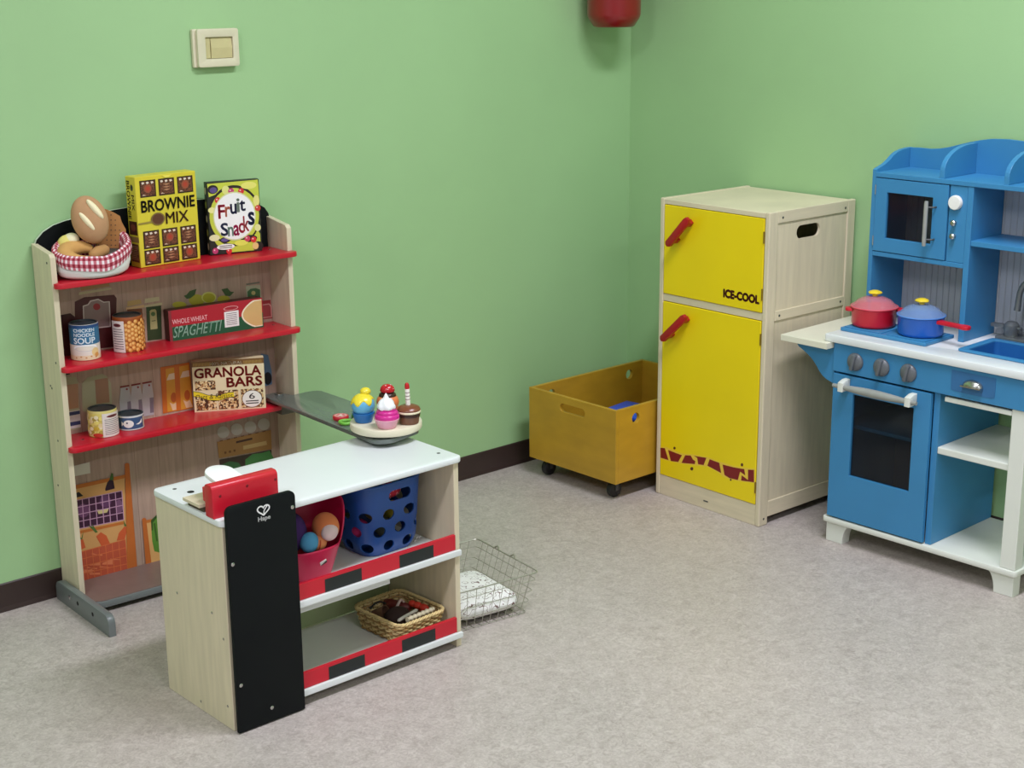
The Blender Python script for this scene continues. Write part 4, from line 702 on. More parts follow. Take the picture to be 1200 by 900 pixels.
P.text('Hape', hx - 0.0135, hz - 0.0245, hx + 0.015, hz - 0.0130, (226, 226, 224), 0.06); P.build('printed_mark', bd)

# toy till on the counter
t = thing('toy_till', 'red and white toy till on the left end of the counter top', 'toy till', CO.at(0, 0, TH), CO.rz)
b = MB(); b.prism(rrect(0.016, 0.0003, 0.046, 0.069, 0.010, corners=(0, 0, 1, 1)), 'x', -0.008, 0.146, M_red, bev=0.0015); b.smooth = True; bo = b.build('till_body', t)
studs('screw_plug', bo, [(x, 0.016, z) for x, z in ((0.010, 0.045), (0.073, 0.052), (0.140, 0.05))], ink((120, 12, 26)), 0.003, 0.0008, 'y')
b = MB(); b.box(0.004, 0.0465, 0.022, 0.10, 0.075, 0.052, M_red, 0.002); b.build('till_base', t)
b = MB(); Mt = Matrix.Translation((0.052, 0.042, 0.0545)) @ Matrix.Rotation(math.radians(10), 4, 'X')
out = [(-0.031, 0.0), (0.031, 0.0)] + [(0.031 * math.cos(PI * i / 16), 0.042 + 0.031 * math.sin(PI * i / 16)) for i in range(17)]
b.prism(out, 'z', 0.0, 0.0095, mat('white_plastic', (238, 240, 236), 0.3, var=0.01), M=Mt, bev=0.002); b.smooth = True; o = b.build('keypad_plate', t); o['label'] = 'white rounded plate'
b = MB(); b.box(-0.012, 0.062, 0.0125, 0.09, 0.128, 0.0195, M_birch2, 0.001); o = b.build('cash_drawer', t); o['label'] = 'pale wooden drawer board'
b = MB(); b.box(0.0, 0.066, 0.0003, 0.088, 0.128, 0.012, mat('gap_dark', (92, 76, 62), 0.7)); b.build('dark_gap_fill', t)  # block fills the gap below the drawer board, its darkness put into the colour

# ------------------------------------------------------------------ round tray and toy cupcakes
tx, ty, _ = CO.at(0.575, 0.218, 0); tz = flap_z(ty) + 0.0012
t = thing('round_tray', 'round cream wooden tray on the end of the grey flap', 'tray', (tx, ty, tz), 0)
b = MB(); b.lathe([(0, 0.008), (0.079, 0.008), (0.0825, 0.010), (0.0835, 0.0125), (0.0835, 0.0235), (0.082, 0.0255), (0.080, 0.026), (0.0, 0.026)], mat('cream_wood', (222, 214, 188), 0.45, var=0.05, scale=10), n=64); b.build('tray_disc', t)
b = MB(); b.lathe([(0, 0), (0.03, 0), (0.03, 0.0079), (0, 0.0079)], M_dgrey, n=32); b.build('hub', t)
ZT = tz + 0.0264
gloss = dict(rough=0.28, var=0.02)
GC = 'toy cupcakes on the round tray'
def at_t(u, v): x, y, _ = CO.at(u, v, 0); return (x, y, ZT)
t = thing('cupcake', 'blue toy cupcake with dripping yellow icing on the round tray', 'toy cupcake', at_t(0.532, 0.246), 0.3, GC)
b = MB(); b.lathe([(0, 0), (0.0185, 0), (0.020, 0.001), (0.026, 0.020), (0.0262, 0.023), (0, 0.023)], mat('deep_blue', (26, 104, 172), **gloss), n=40); o = b.build('cup', t)
b = MB(); b.ell((0, 0, 0.040), (0.0272, 0.0272, 0.0262), mat('light_blue', (98, 172, 210), **gloss), nu=36, nv=20); b.build('ball', t)
def drip(u, w):
    a = 2 * PI * u; lim = 1.12 + 0.20 * math.sin(6 * a + 0.5) + 0.12 * math.sin(3 * a) + 0.30 * math.cos(a - 3.3)
    th = w * lim; r = 0.0283 + (0.0008 if w < 0.97 else -0.002)
    return Vector((r * math.sin(th) * math.cos(a), r * math.sin(th) * math.sin(a), 0.040 + 0.0275 * math.cos(th)))
My = mat('icing_yellow', (232, 212, 56), **gloss)
b = MB(); b.grid(drip, 60, 12, My, cu=True); b.build('icing', t, ang=80)
b = MB(); b.ell((0.009, -0.001, 0.070), (0.0125, 0.0125, 0.0095), My); b.build('icing_peak', t)
t = thing('cupcake', 'pink toy cupcake with magenta swirl and white cream on the round tray', 'toy cupcake', at_t(0.543, 0.172), 0, GC)
b = MB(); b.lathe([(0, 0), (0.0195, 0), (0.021, 0.001), (0.0275, 0.018), (0.029, 0.020), (0.029, 0.022), (0, 0.022)], mat('soft_pink', (232, 166, 186), **gloss), n=40); b.build('cup', t)
b = MB(); b.lathe([(0.027, 0.021), (0.0285, 0.026), (0.027, 0.031), (0.0245, 0.032), (0.0255, 0.036), (0.023, 0.040), (0.020, 0.041), (0.0205, 0.044), (0.0, 0.046)], mat('magenta', (206, 40, 140), **gloss), n=40, M=Matrix.Rotation(0.05, 4, 'Y')); b.build('icing', t, ang=80)
b = MB(); b.lathe([(0.0175, 0.043), (0.0210, 0.047), (0.0205, 0.052), (0.0190, 0.056), (0.0165, 0.061), (0.0125, 0.0655), (0.0070, 0.0685), (0.0045, 0.073), (0.0025, 0.078), (0.0, 0.081)], mat('cream_white', (240, 240, 242), 0.35, var=0.01), n=48, wob=lambda a, k: 1 + 0.07 * math.sin(6 * a + k * 0.7)); b.build('cream', t, ang=80)
t = thing('cupcake', 'brown chocolate toy cupcake with a striped candle on the round tray', 'toy cupcake', at_t(0.602, 0.165), 0, GC)
b = MB(); b.lathe([(0, 0), (0.0205, 0), (0.022, 0.001), (0.0245, 0.017), (0, 0.017)], mat('cocoa', (112, 74, 52), **gloss), n=40); b.build('cup', t)
b = MB(); b.lathe([(0.0, 0.0172), (0.0255, 0.0172), (0.0262, 0.022), (0.0255, 0.0255), (0, 0.0255)], mat('dark_cocoa', (54, 28, 20), **gloss), n=40); b.build('chocolate_layer', t)
b = MB(); b.lathe([(0.0, 0.0257), (0.0268, 0.0257), (0.0278, 0.028), (0.0268, 0.0305), (0, 0.0305)], mat('vanilla', (234, 222, 190), **gloss), n=40); b.build('cream_layer', t)
b = MB(); b.lathe([(0.0, 0.0307), (0.0265, 0.0307), (0.0270, 0.033), (0.024, 0.038), (0.016, 0.042), (0.0, 0.044)], mat('milk_chocolate', (122, 68, 44), **gloss), n=40); b.build('icing', t)
b = MB(); Mw = mat('candle_white', (240, 236, 226), **gloss); Md = ink((96, 60, 56)); cz = -0.0
segs = [(0.0435, 0.0565, Mw), (0.0565, 0.058, Md), (0.058, 0.0645, Mw), (0.0645, 0.066, Md), (0.066, 0.0725, Mw), (0.0725, 0.074, Md), (0.074, 0.082, Mw)]
Mc = Matrix.Rotation(-0.04, 4, 'Y')
for a, c, m in segs: b.lathe([(0.0, a), (0.0056, a), (0.0056, c), (0, c)], m, n=20, M=Mc)
cd = b.build('candle', t)
b = MB(); b.lathe([(0, 0.082), (0.0052, 0.082), (0.0056, 0.086), (0.005, 0.092), (0.003, 0.0955), (0, 0.0965)], mat('flame_red', (186, 20, 30), **gloss), n=20, M=Mc); b.build('flame', cd)
t = thing('cupcake', 'orange toy cupcake with a shiny red cherry top, at the back of the round tray', 'toy cupcake', at_t(0.602, 0.245), 0, GC)
b = MB(); b.lathe([(0, 0), (0.019, 0), (0.0205, 0.001), (0.026, 0.020), (0, 0.020)], mat('burnt_orange', (190, 90, 50), **gloss), n=40); b.build('cup', t)
b = MB(); b.ell((0, 0, 0.034), (0.0265, 0.0265, 0.022), mat('orange_ball', (226, 126, 76), **gloss), nu=36, nv=20); b.build('ball', t)
b = MB(); b.lathe([(0.0205, 0.0485), (0.0195, 0.053), (0.015, 0.057), (0.0, 0.059)], mat('dark_cocoa', (54, 28, 20)), n=36); b.build('chocolate_layer', t)
Mch = mat('cherry_red', (186, 26, 38), 0.2, var=0.02)
b = MB(); b.lathe([(0, 0.0592), (0.0165, 0.0592), (0.0175, 0.062), (0.0155, 0.069), (0.010, 0.0745), (0.0, 0.077)], Mch, n=36); ch = b.build('cherry', t)
b = MB()
for a, th in ((3.6, .5), (4.6, .8), (5.4, .5), (4.1, 1.1), (5.1, 1.15)): b.ell((0.0165 * math.sin(th) * math.cos(a), 0.0165 * math.sin(th) * math.sin(a), 0.060 + 0.0168 * math.cos(th)), (0.0018, 0.0018, 0.0012), ink((240, 200, 200)), nu=10, nv=6)
b.build('sugar_dots', ch)

# play food lying on the flap behind the tray
def on_flap(x, y, dz=0.0006): return (x, y, flap_z(y) + dz)
t = thing('tomato_slice', 'red and white play tomato slice lying on the grey flap', 'toy food', on_flap(-1.512, -0.500, 0.0012), 0.2, 'play food on the flap')
b = MB(); b.lathe([(0, 0), (0.018, 0), (0.0195, 0.002), (0.0195, 0.008), (0.018, 0.010), (0, 0.010)], mat('tomato_red', (196, 34, 50), 0.35), n=32); b.build('rim', t)
P = Print(lambda a, c, e: Vector((a, c, 0.0101 + e)))
P.disc(0, 0, 0.0155, 0.0155, (226, 160, 160), 24)
for k in range(5): P.disc(0.009 * math.cos(k * 1.256), 0.009 * math.sin(k * 1.256), 0.004, 0.003, (206, 60, 70), 10)
P.disc(0, 0, 0.004, 0.004, (240, 236, 226), 12); P.build('printed_flesh', t)
t = thing('pepper_ring', 'light green play pepper ring lying on the grey flap nearest the counter', 'toy food', on_flap(-1.533, -0.552, 0.005), 0, 'play food on the flap')
b = MB(); b.tube([(0.0145 * math.cos(2 * PI * i / 28) * (1 + .08 * math.cos(3 * 2 * PI * i / 28)), 0.0145 * math.sin(2 * PI * i / 28) * (1 + .08 * math.cos(3 * 2 * PI * i / 28)), 0.0008) for i in range(28)], 0.0042, mat('pepper_green', (120, 190, 70), 0.35), cyc=True); b.build('ring', t)
t = thing('cucumber_slice', 'dark green rimmed play cucumber slice behind the pepper ring on the flap', 'toy food', on_flap(-1.480, -0.530, 0.0012), 0, 'play food on the flap')
b = MB(); b.lathe([(0, 0), (0.0165, 0), (0.0175, 0.002), (0.0175, 0.009), (0.0165, 0.011), (0, 0.011)], mat('cucumber_green', (24, 120, 54), 0.4), n=30); b.build('rind', t)
b = MB(); b.lathe([(0, 0.0111), (0.0145, 0.0111), (0.012, 0.0125), (0, 0.0130)], mat('cucumber_flesh', (178, 206, 160), 0.4), n=30); b.build('flesh', t)

# ------------------------------------------------------------------ upper shelf of the counter: pink tub and blue basket
ZU = 0.2405
t = thing('pink_tub', 'soft crimson pink tub with a dipped front rim on the upper counter shelf', 'tub', CO.at(0.268, 0.118, ZU), CO.rz)
Mp = mat('crimson_plastic', (206, 22, 76), 0.38, var=0.03)
def tub_h(a):
    s = math.sin(a); c = math.cos(a)      # s < 0 is the front
    up = max(0.0, min(1.0, 0.5 + 0.62 * s + 0.30 * max(0, c) ** 2 * (1 + s)))
    return 0.072 + 0.093 * (up * up * (3 - 2 * up))
def tub(r_off):
    def fn(u, w):
        a = 2 * PI * u; z = 0.001 + w * tub_h(a); f = z / 0.165
        rx = 0.052 + 0.052 * f + r_off; ry = 0.052 + 0.044 * f + r_off
        e = 0.75; c = math.cos(a); s = math.sin(a)
        return Vector((math.copysign(abs(c) ** e, c) * rx, math.copysign(abs(s) ** e, s) * ry, z))
    return fn
b = MB(); b.grid(tub(0), 72, 14, Mp, cu=True); b.grid(tub(-0.0035), 72, 14, Mp, cu=True)
o_, i_ = tub(0), tub(-0.0035); b.grid(lambda u, w: o_(u, 1) * (1 - w) + i_(u, 1) * w + Vector((0, 0, 0.0012 * math.sin(PI * w))), 72, 3, Mp, cu=True)
b.lathe([(0.0, 0.0008), (0.050, 0.0008), (0.050, 0.003), (0, 0.003)], Mp, n=40)
bmesh.ops.remove_doubles(b.bm, verts=b.bm.verts, dist=1e-5); b.build('tub_wall', t, ang=70)
Mtag = Matrix.Translation((0.002, -0.0695, 0.044)) @ Matrix.Rotation(math.radians(15), 4, 'X') @ Matrix.Rotation(-0.35, 4, 'Y')
b = MB(); b.box(-0.008, -0.0006, -0.0045, 0.008, 0.0006, 0.0045, ink((226, 226, 220)), 0.0, M=Mtag); lab = b.build('sewn_label', t); lab['label'] = 'small white and black label'
P = Print(lambda a, c, e: Mtag @ Vector((a, -0.0007 - e, c))); P.poly([(-0.008, -0.0045), (0.008, -0.0045), (0.008, 0.001), (-0.008, -0.003)], K_); P.build('printed_mark', lab)
GT = 'soft toys in the pink tub'
plum = mat('purple_plush', (64, 32, 96), 0.9, var=0.12)
t = thing('plush_ball', 'dark purple plush ball at the left in the pink tub', 'plush toy', CO.at(0.229, 0.116, 0.345), 0, GT)
b = MB(); b.ell((0, 0, 0), (0.039, 0.041, 0.046), plum, nu=32, nv=20); b.build('plush_body', t)
t = thing('plush_ball', 'dark crimson plush toy behind the purple ball in the pink tub', 'plush toy', CO.at(0.244, 0.178, 0.384), 0, GT)
b = MB(); b.ell((0, 0, 0), (0.044, 0.020, 0.034), mat('wine_plush', (110, 20, 48), 0.9, var=0.1), nu=32, nv=20); b.build('plush_body', t)
t = thing('plush_ball', 'orange plush ball with a white patch in the pink tub', 'plush toy', CO.at(0.298, 0.076, 0.351), CO.rz, GT)
b = MB(); b.ell((0, 0, 0), (0.029, 0.031, 0.032), mat('orange_plush', (224, 128, 76), 0.9, var=0.05), nu=32, nv=20); b.build('plush_body', t)
b = MB(); b.ell((-0.004, -0.0205, -0.004), (0.0205, 0.0140, 0.0205), mat('pinkish_white_plush', (226, 200, 200), 0.9, var=0.05)); o = b.build('plush_patch', t); o['label'] = 'pinkish white patch'
t = thing('plush_egg', 'small blue and orange striped plush egg at the front of the pink tub', 'plush toy', CO.at(0.266, 0.072, 0.326), CO.rz, GT)
b = MB(); b.ell((-0.014, 0, 0.002), (0.022, 0.017, 0.023), mat('blue_plush', (86, 164, 210), 0.9, var=0.04)); o = b.build('blue_half', t)
b = MB(); b.ell((0.010, 0.001, -0.004), (0.019, 0.0165, 0.019), mat('peach_plush', (226, 144, 92), 0.9, var=0.04)); o = b.build('striped_half', t)
b2 = MB()
for k in range(3):
    b2.tube([(0.003 + 0.008 * k + 0.004 * math.sin(a_), 0.0005 - (0.0168 - 0.003 * k) * math.cos(a_ * 0.8), -0.004 + (0.0180 - 0.003 * k) * math.sin(a_)) for a_ in [x * 0.2 - 1.0 for x in range(9)]], 0.0011, ink((196, 70, 40)), n=6)
b2.build('stripes', o)

# blue perforated basket: the wall is cut flat with its holes, then wrapped round a rounded rectangle
t = blue_b = thing('plastic_basket', 'blue plastic basket with oval holes on the upper counter shelf', 'basket', CO.at(0.484, 0.140, ZU), CO.rz + 0.02)
Mb = mat('royal_blue_plastic', (30, 78, 152), 0.38, var=0.03)
hx_, hy_, rc, BH = 0.088, 0.070, 0.042, 0.168
def path(sv, hx_, hy_, rc):
    """Point and normal at distance sv along the rounded rectangle, starting mid front, going right."""
    Ls = [hx_ - rc, PI / 2 * rc, 2 * (hy_ - rc), PI / 2 * rc, 2 * (hx_ - rc), PI / 2 * rc, 2 * (hy_ - rc), PI / 2 * rc, hx_ - rc]
    tot = sum(Ls); sv = sv % tot; k = 0
    while sv > Ls[k] and k < 8: sv -= Ls[k]; k += 1
    if k == 0: return Vector((sv, -hy_)), Vector((0, -1))
    if k == 2: return Vector((hx_, -(hy_ - rc) + sv)), Vector((1, 0))
    if k == 4: return Vector((hx_ - rc - sv, hy_)), Vector((0, 1))
    if k == 6: return Vector((-hx_, hy_ - rc - sv)), Vector((-1, 0))
    if k == 8: return Vector((-(hx_ - rc) + sv, -hy_)), Vector((0, -1))
    c, a0 = {1: ((hx_ - rc, -(hy_ - rc)), -PI / 2), 3: ((hx_ - rc, hy_ - rc), 0), 5: ((-(hx_ - rc), hy_ - rc), PI / 2), 7: ((-(hx_ - rc), -(hy_ - rc)), PI)}[k]
    a = a0 + sv / rc; return Vector((c[0] + rc * math.cos(a), c[1] + rc * math.sin(a))), Vector((math.cos(a), math.sin(a)))
PER = 4 * (hx_ - rc) + 4 * (hy_ - rc) + 2 * PI * rc
holes = []
step = PER / 9
for row, z in enumerate((0.022, 0.060, 0.097)):
    for k in range(-5, 6):
        sx_ = PER / 2 + (0.014 if row % 2 else -0.021) + k * step
        if 0.019 < sx_ < PER - 0.019: holes.append(circ(sx_, z, 0.0170, 0.0125, 22))
for s0 in (PER / 2 - 0.020, ):
    holes.append(rrect(s0, 0.126, s0 + 0.064, 0.151, 0.012, 5))
b = MB(); b.prism([(0, 0.0), (PER, 0.0), (PER, BH), (0, BH)], 'y', -0.0018, 0.0018, Mb, holes=holes)
tb = b.bm
for k in range(1, int(PER / 0.006)):
    bmesh.ops.bisect_plane(tb, geom=tb.verts[:] + tb.edges[:] + tb.faces[:], plane_co=(k * 0.006, 0, 0), plane_no=(1, 0, 0))
for k in range(1, 8):
    bmesh.ops.bisect_plane(tb, geom=tb.verts[:] + tb.edges[:] + tb.faces[:], plane_co=(0, 0, BH * k / 8), plane_no=(0, 0, 1))
for v in tb.verts:
    p_, n_ = path(v.co.x - PER / 2, hx_, hy_, rc); k = v.co.z / BH
    tp = 0.87 + 0.13 * k - 0.13 * max(0, 1 - v.co.z / 0.035) ** 2
    q = p_ * tp + n_ * (-v.co.y)
    v.co = Vector((q.x, q.y, 0.001 + v.co.z))
bmesh.ops.remove_doubles(tb, verts=tb.verts, dist=2e-5)
b.smooth = True; bw = b.build('perforated_wall', t, ang=50)
b = MB(); ring = [path(PER * i / 80, hx_, hy_, rc)[0] for i in range(80)]
b.prism([(p.x * 0.735, p.y * 0.735) for p in ring], 'z', 0.0005, 0.004, Mb); b.build('basket_floor', t)
b = MB(); b.tube([(p.x * 1.005, p.y * 1.005, BH + 0.001) for p in ring], 0.0028, Mb, n=8, cyc=True); b.build('rim', t)
GBk = 'toys in the blue basket'
def inb(u, v, z): return CO.at(u, v, z)
for nm, lab_, u, v, z, r, col in (
    ('plush_ball', 'yellow plush ball low at the right in the blue basket', 0.520, 0.125, 0.322, (0.020, 0.026, 0.022), (206, 196, 60)),
    ('plush_ball', 'olive brown toy behind the middle holes of the blue basket', 0.468, 0.128, 0.336, (0.026, 0.026, 0.024), (140, 126, 70)),
    ('plush_ball', 'pink toy behind the lower left hole of the blue basket', 0.424, 0.128, 0.300, (0.022, 0.026, 0.023), (160, 30, 90)),
    ('plush_ball', 'grey green toy behind the lower right hole of the blue basket', 0.492, 0.125, 0.288, (0.024, 0.026, 0.022), (100, 106, 86)),
    ('plush_ball', 'lemon yellow toy against the right end of the blue basket', 0.528, 0.150, 0.300, (0.016, 0.02, 0.018), (222, 214, 90))):
    t = thing(nm, lab_, 'plush toy', inb(u, v, z), 0, GBk)
    b = MB(); b.ell((0, 0, 0), r, mat('plush_%d_%d_%d' % col, col, 0.9, var=0.08)); b.build('plush_body', t)
t = thing('toy_strawberry', 'red toy strawberry seen through the handle hole of the blue basket', 'toy fruit', inb(0.500, 0.112, 0.378), 0.2, GBk)
Mst = Matrix.Rotation(PI / 2 + 0.3, 4, 'Y')
b = MB(); b.ell((0, 0, 0), (0.030, 0.020, 0.017), mat('strawberry_red', (206, 36, 60), 0.5)); sb = b.build('berry', t)
b = MB()
rr = random.Random(2)
for k in range(26):
    a = rr.uniform(0, 2 * PI); w = rr.uniform(-0.8, 0.8); q = math.sqrt(1 - w * w)
    b.ell((0.030 * w, -0.0203 * q * abs(math.cos(a)), 0.0172 * q * math.sin(a)), (0.0014, 0.0010, 0.0014), ink((240, 170, 170)), nu=8, nv=5)
b.build('seeds', sb)
b = MB()
for k in range(5): b.ell((-0.006 + 0.006 * k, -0.008, 0.017), (0.006, 0.006, 0.002), ink((70, 140, 60)), nu=10, nv=6)
b.build('leaves', t)
t = thing('plastic_clip', 'small white plastic clip on the counter shelf right of the blue basket', 'clip', CO.at(0.572, 0.105, ZU + 0.0022), CO.rz + 0.4)
b = MB(); b.tube([(-0.016, 0, 0), (-0.005, 0.002, 0), (0.004, 0.006, 0.001), (0.010, 0.004, 0.003), (0.008, -0.001, 0.004), (0.0, -0.001, 0.0035)], 0.0018, ink((232, 232, 228)), n=8); b.build('wire', t)

# ------------------------------------------------------------------ wicker basket on the lower shelf
ZL = 0.0385
t = thing('wicker_basket', 'small rectangular wicker basket on the bottom counter shelf', 'basket', CO.at(0.512, 0.105, ZL + 0.0004), CO.rz + 0.05)
Mw1 = mat('pale_wicker', (214, 190, 132), 0.6, var=0.18, scale=60); Mw2 = mat('brown_wicker', (168, 134, 82), 0.6, var=0.2, scale=60)
hxw, hyw, rw, HW = 0.071, 0.084, 0.022, 0.050
PW = 4 * (hxw - rw) + 4 * (hyw - rw) + 2 * PI * rw
nst = 44
b = MB()
for lay in range(8):
    z = 0.004 + lay * 0.0056; k = 0.86 + 0.14 * z / HW; pts = []
    for i in range(nst * 4):
        p_, n_ = path(PW * i / (nst * 4), hxw, hyw, rw); w = 0.0022 * math.cos(PI * (i / 4.0) + PI * (lay % 2))
        pts.append((p_.x * k + n_.x * w, p_.y * k + n_.y * w, z))
    b.tube(pts, 0.0026, Mw1 if lay % 3 else Mw2, n=6, cyc=True)
b.build('woven_wall', t, ang=80)
b = MB()
for i in range(nst):
    p_, n_ = path(PW * i / nst, hxw, hyw, rw); b.tube([(p_.x * 0.86, p_.y * 0.86, 0.001), (p_.x, p_.y, HW)], 0.0016, Mw2, n=6)
b.build('stakes', t)
b = MB()
for ph in (0, PI * 0.66, PI * 1.33):
    pts = []
    for i in range(160):
        p_, n_ = path(PW * i / 160, hxw, hyw, rw); a = i / 160 * 2 * PI * 20 + ph
        pts.append((p_.x + n_.x * 0.0024 * math.cos(a), p_.y + n_.y * 0.0024 * math.cos(a), HW + 0.0005 + 0.0024 * math.sin(a)))
    b.tube(pts, 0.0024, Mw1, n=6, cyc=True)
b.build('braided_rim', t, ang=80)
b = MB(); rg = [path(PW * i / 60, hxw, hyw, rw)[0] for i in range(60)]; b.prism([(p.x * 0.84, p.y * 0.84) for p in rg], 'z', 0.0008, 0.0035, Mw2); b.build('woven_base', t)
GW = 'odds and ends in the wicker basket'
def inw(x, y, z): c, s_ = math.cos(0.05), math.sin(0.05); return CO.at(0.512 + x * c - y * s_, 0.105 + x * s_ + y * c, ZL + 0.0064 + z)
dk = mat('dark_brown_felt', (52, 32, 28), 0.8, var=0.12)
t = thing('felt_cup', 'dark brown felt lump in the middle of the wicker basket', 'toy food', inw(-0.014, -0.010, 0.029), 0.4, GW)
b = MB(); b.ell((0, 0, 0), (0.034, 0.030, 0.023), dk); b.build('felt_body', t)
t = thing('toy_cup', 'brown toy cup lying at the left in the wicker basket', 'toy cup', inw(-0.030, 0.030, 0.030), 0, GW)
Mcp = Matrix.Rotation(1.15, 4, 'X') @ Matrix.Rotation(0.4, 4, 'Y')
b = MB(); b.lathe([(0, -0.02), (0.012, -0.02), (0.017, 0.012), (0.0175, 0.014), (0.0155, 0.014), (0.011, -0.016), (0, -0.016)], mat('cup_brown', (112, 80, 60), 0.5), n=28, M=Mcp); b.build('cup_wall', t)
b = MB(); b.tube([(-0.020 + 0.001 * i * 0, 0, 0) if False else (-0.024 + 0.0045 * i, 0.010, 0.016 + 0.010 * math.sin(PI * i / 10)) for i in range(11)], 0.0022, M_dark, n=8); b.build('handle', t)
t = thing('toy_ring', 'pale ring shaped toy standing in the wicker basket', 'toy', inw(0.020, 0.020, 0.034), 0.3, GW)
b = MB(); b.tube([(0.016 * math.cos(2 * PI * i / 24), 0.002 * math.sin(4 * PI * i / 24), 0.016 * math.sin(2 * PI * i / 24)) for i in range(24)], 0.0034, mat('pale_pink_wood', (206, 184, 174), 0.5), n=10, cyc=True); b.build('ring', t)
t = thing('toy_sausage', 'dark reddish brown toy sausage at the back right of the wicker basket', 'toy food', inw(0.030, 0.044, 0.027), 1.9, GW)
b = MB(); b.tube([(-0.038, 0, 0), (-0.034, 0, 0.001), (-0.015, 0.004, 0.002), (0.012, 0.003, 0.002), (0.032, -0.002, 0), (0.037, -0.003, 0)], [0.004, 0.010, 0.0125, 0.0125, 0.010, 0.004], mat('sausage', (104, 34, 30), 0.5), n=16); b.build('skin', t, ang=80)
t = thing('toy_lobster_claw', 'small bright red orange toy at the right of the wicker basket', 'toy food', inw(0.049, -0.012, 0.036), 1.75, GW)
b = MB(); b.ell((-0.016, 0, 0), (0.014, 0.010, 0.010), mat('vermilion', (214, 62, 44), 0.4)); b.ell((0.002, 0.001, 0.002), (0.013, 0.009, 0.009), mat('vermilion', (214, 62, 44))); b.ell((0.018, 0.002, 0.003), (0.011, 0.008, 0.008), mat('vermilion', (214, 62, 44))); b.build('claw_body', t)
t = thing('toy_bone', 'narrow white stick across the front of the wicker basket', 'toy', inw(-0.010, -0.044, 0.040), 0.10, GW)
b = MB(); b.tube([(-0.034, 0, 0), (-0.030, 0, 0), (-0.010, 0.002, 0.002), (0.012, 0.002, 0.004), (0.026, 0.002, 0.005), (0.030, 0.002, 0.005)], [0.002, 0.0042, 0.0038, 0.0038, 0.0046, 0.002], ink((230, 224, 214)), n=12); b.build('stick', t)
t = thing('toy_ribs', 'ridged cream toy stick along the front edge of the wicker basket', 'toy', inw(0.012, -0.060, 0.042), 0.05, GW)
pts = [(-0.04 + 0.002 * i, 0, 0.0004 * i * 0.1) for i in range(41)]
b = MB(); b.tube(pts, [0.0056 + 0.0011 * math.cos(i * 1.05) for i in range(41)], ink((224, 212, 180)), n=12); b.build('stick', t, ang=80)

# ------------------------------------------------------------------ wire basket with patterned cushion
WYAW = -0.13
WB = Frame(-1.2525, -0.8800, WYAW)
# x runs left from the front right corner
t = thing('wire_basket', 'low chrome wire basket on the floor at the right end of the counter', 'basket', (WB.x, WB.y, 0), WYAW)
Mwr = mat('wire', (176, 172, 160), 0.35, metal=0.6, var=0.06)
wL, wD, wH, tpr, tpx = 0.195, 0.262, 0.098, 0.010, 0.036
def wpt(a, c, k):
    """a along the width (0 left .. 1 right), c along the depth, k height share."""
    x0, x1 = -wL, 0 + tpx * k; y0, y1 = -tpr * k * 0.2, wD + tpr * k
    return Vector((x0 + (x1 - x0) * a, y0 + (y1 - y0) * c, 0.0016 + wH * k))
def loop(k, n=10):
    P_ = []; r = 0.06
    cs = [(0, 0), (1, 0), (1, 1), (0, 1)]
    for i, (a, c) in enumerate(cs):
        pa, pc = cs[i - 1], cs[(i + 1) % 4]
        for q in range(6):
            f_ = q / 5; A0 = (a + (pa[0] - a) * r, c + (pa[1] - c) * r); A2 = (a + (pc[0] - a) * r, c + (pc[1] - c) * r)
            x = (1 - f_) ** 2 * A0[0] + 2 * f_ * (1 - f_) * a + f_ ** 2 * A2[0]; y = (1 - f_) ** 2 * A0[1] + 2 * f_ * (1 - f_) * c + f_ ** 2 * A2[1]
            P_.append(wpt(x, y, k))
    return P_
b = MB(); b.tube(loop(1.0), 0.0018, Mwr, n=8, cyc=True); b.build('rim', t)
b = MB()
for k in (0.82, 0.55, 0.30, 0.02): b.tube(loop(k), 0.0009, Mwr, n=6, cyc=True)
for i in range(1, 9):
    a = i / 9; b.tube([wpt(a, 0.0, 1), wpt(a, 0.0, 0.0), wpt(a, 1.0, 0.0), wpt(a, 1.0, 1)], 0.0008, Mwr, n=6)
for i in range(1, 11):
    c = i / 11; b.tube([wpt(0, c, 1), wpt(0, c, 0), wpt(1, c, 0), wpt(1, c, 1)], 0.0008, Mwr, n=6)
b.build('wire_mesh', t)
for c in (0.42, 0.68):
    b = MB(); p0 = wpt(1, c, 1); b.tube([p0 + Vector((0, -0.010, 0)), p0 + Vector((0.004, -0.004, 0.004)), p0 + Vector((0.005, 0.002, 0.006)), p0 + Vector((0.002, 0.010, 0.001))], 0.0024, Mwr, n=8)
    b.build('label_clip', t)
mcu = bpy.data.materials.new('scribbled_cotton'); mcu.use_nodes = True
nt = mcu.node_tree; N = nt.nodes; L = nt.links; pb = N['Principled BSDF']; pb.inputs['Roughness'].default_value = 0.9
tc = N.new('ShaderNodeTexCoord'); nz = N.new('ShaderNodeTexNoise'); nz.inputs['Scale'].default_value = 38; nz.inputs['Detail'].default_value = 1.0; L.new(tc.outputs['Object'], nz.inputs['Vector'])
rp = N.new('ShaderNodeValToRGB'); e = rp.color_ramp.elements
wc = lin((238, 236, 232)); dc = lin((120, 92, 88))
e[0].position = 0.0; e[0].color = wc; e[1].position = 1.0; e[1].color = wc
for p_, c_2 in ((0.395, wc), (0.40, dc), (0.415, dc), (0.42, wc), (0.575, wc), (0.58, dc), (0.595, dc), (0.60, wc)): q = e.new(p_); q.color = c_2
L.new(nz.outputs['Fac'], rp.inputs['Fac']); L.new(rp.outputs['Color'], pb.inputs['Base Color'])
t = thing('cushion', 'white scribble patterned cushion inside the wire basket', 'cushion', WB.at(-wL / 2 + 0.002, wD / 2 - 0.012, 0.0042), WYAW)
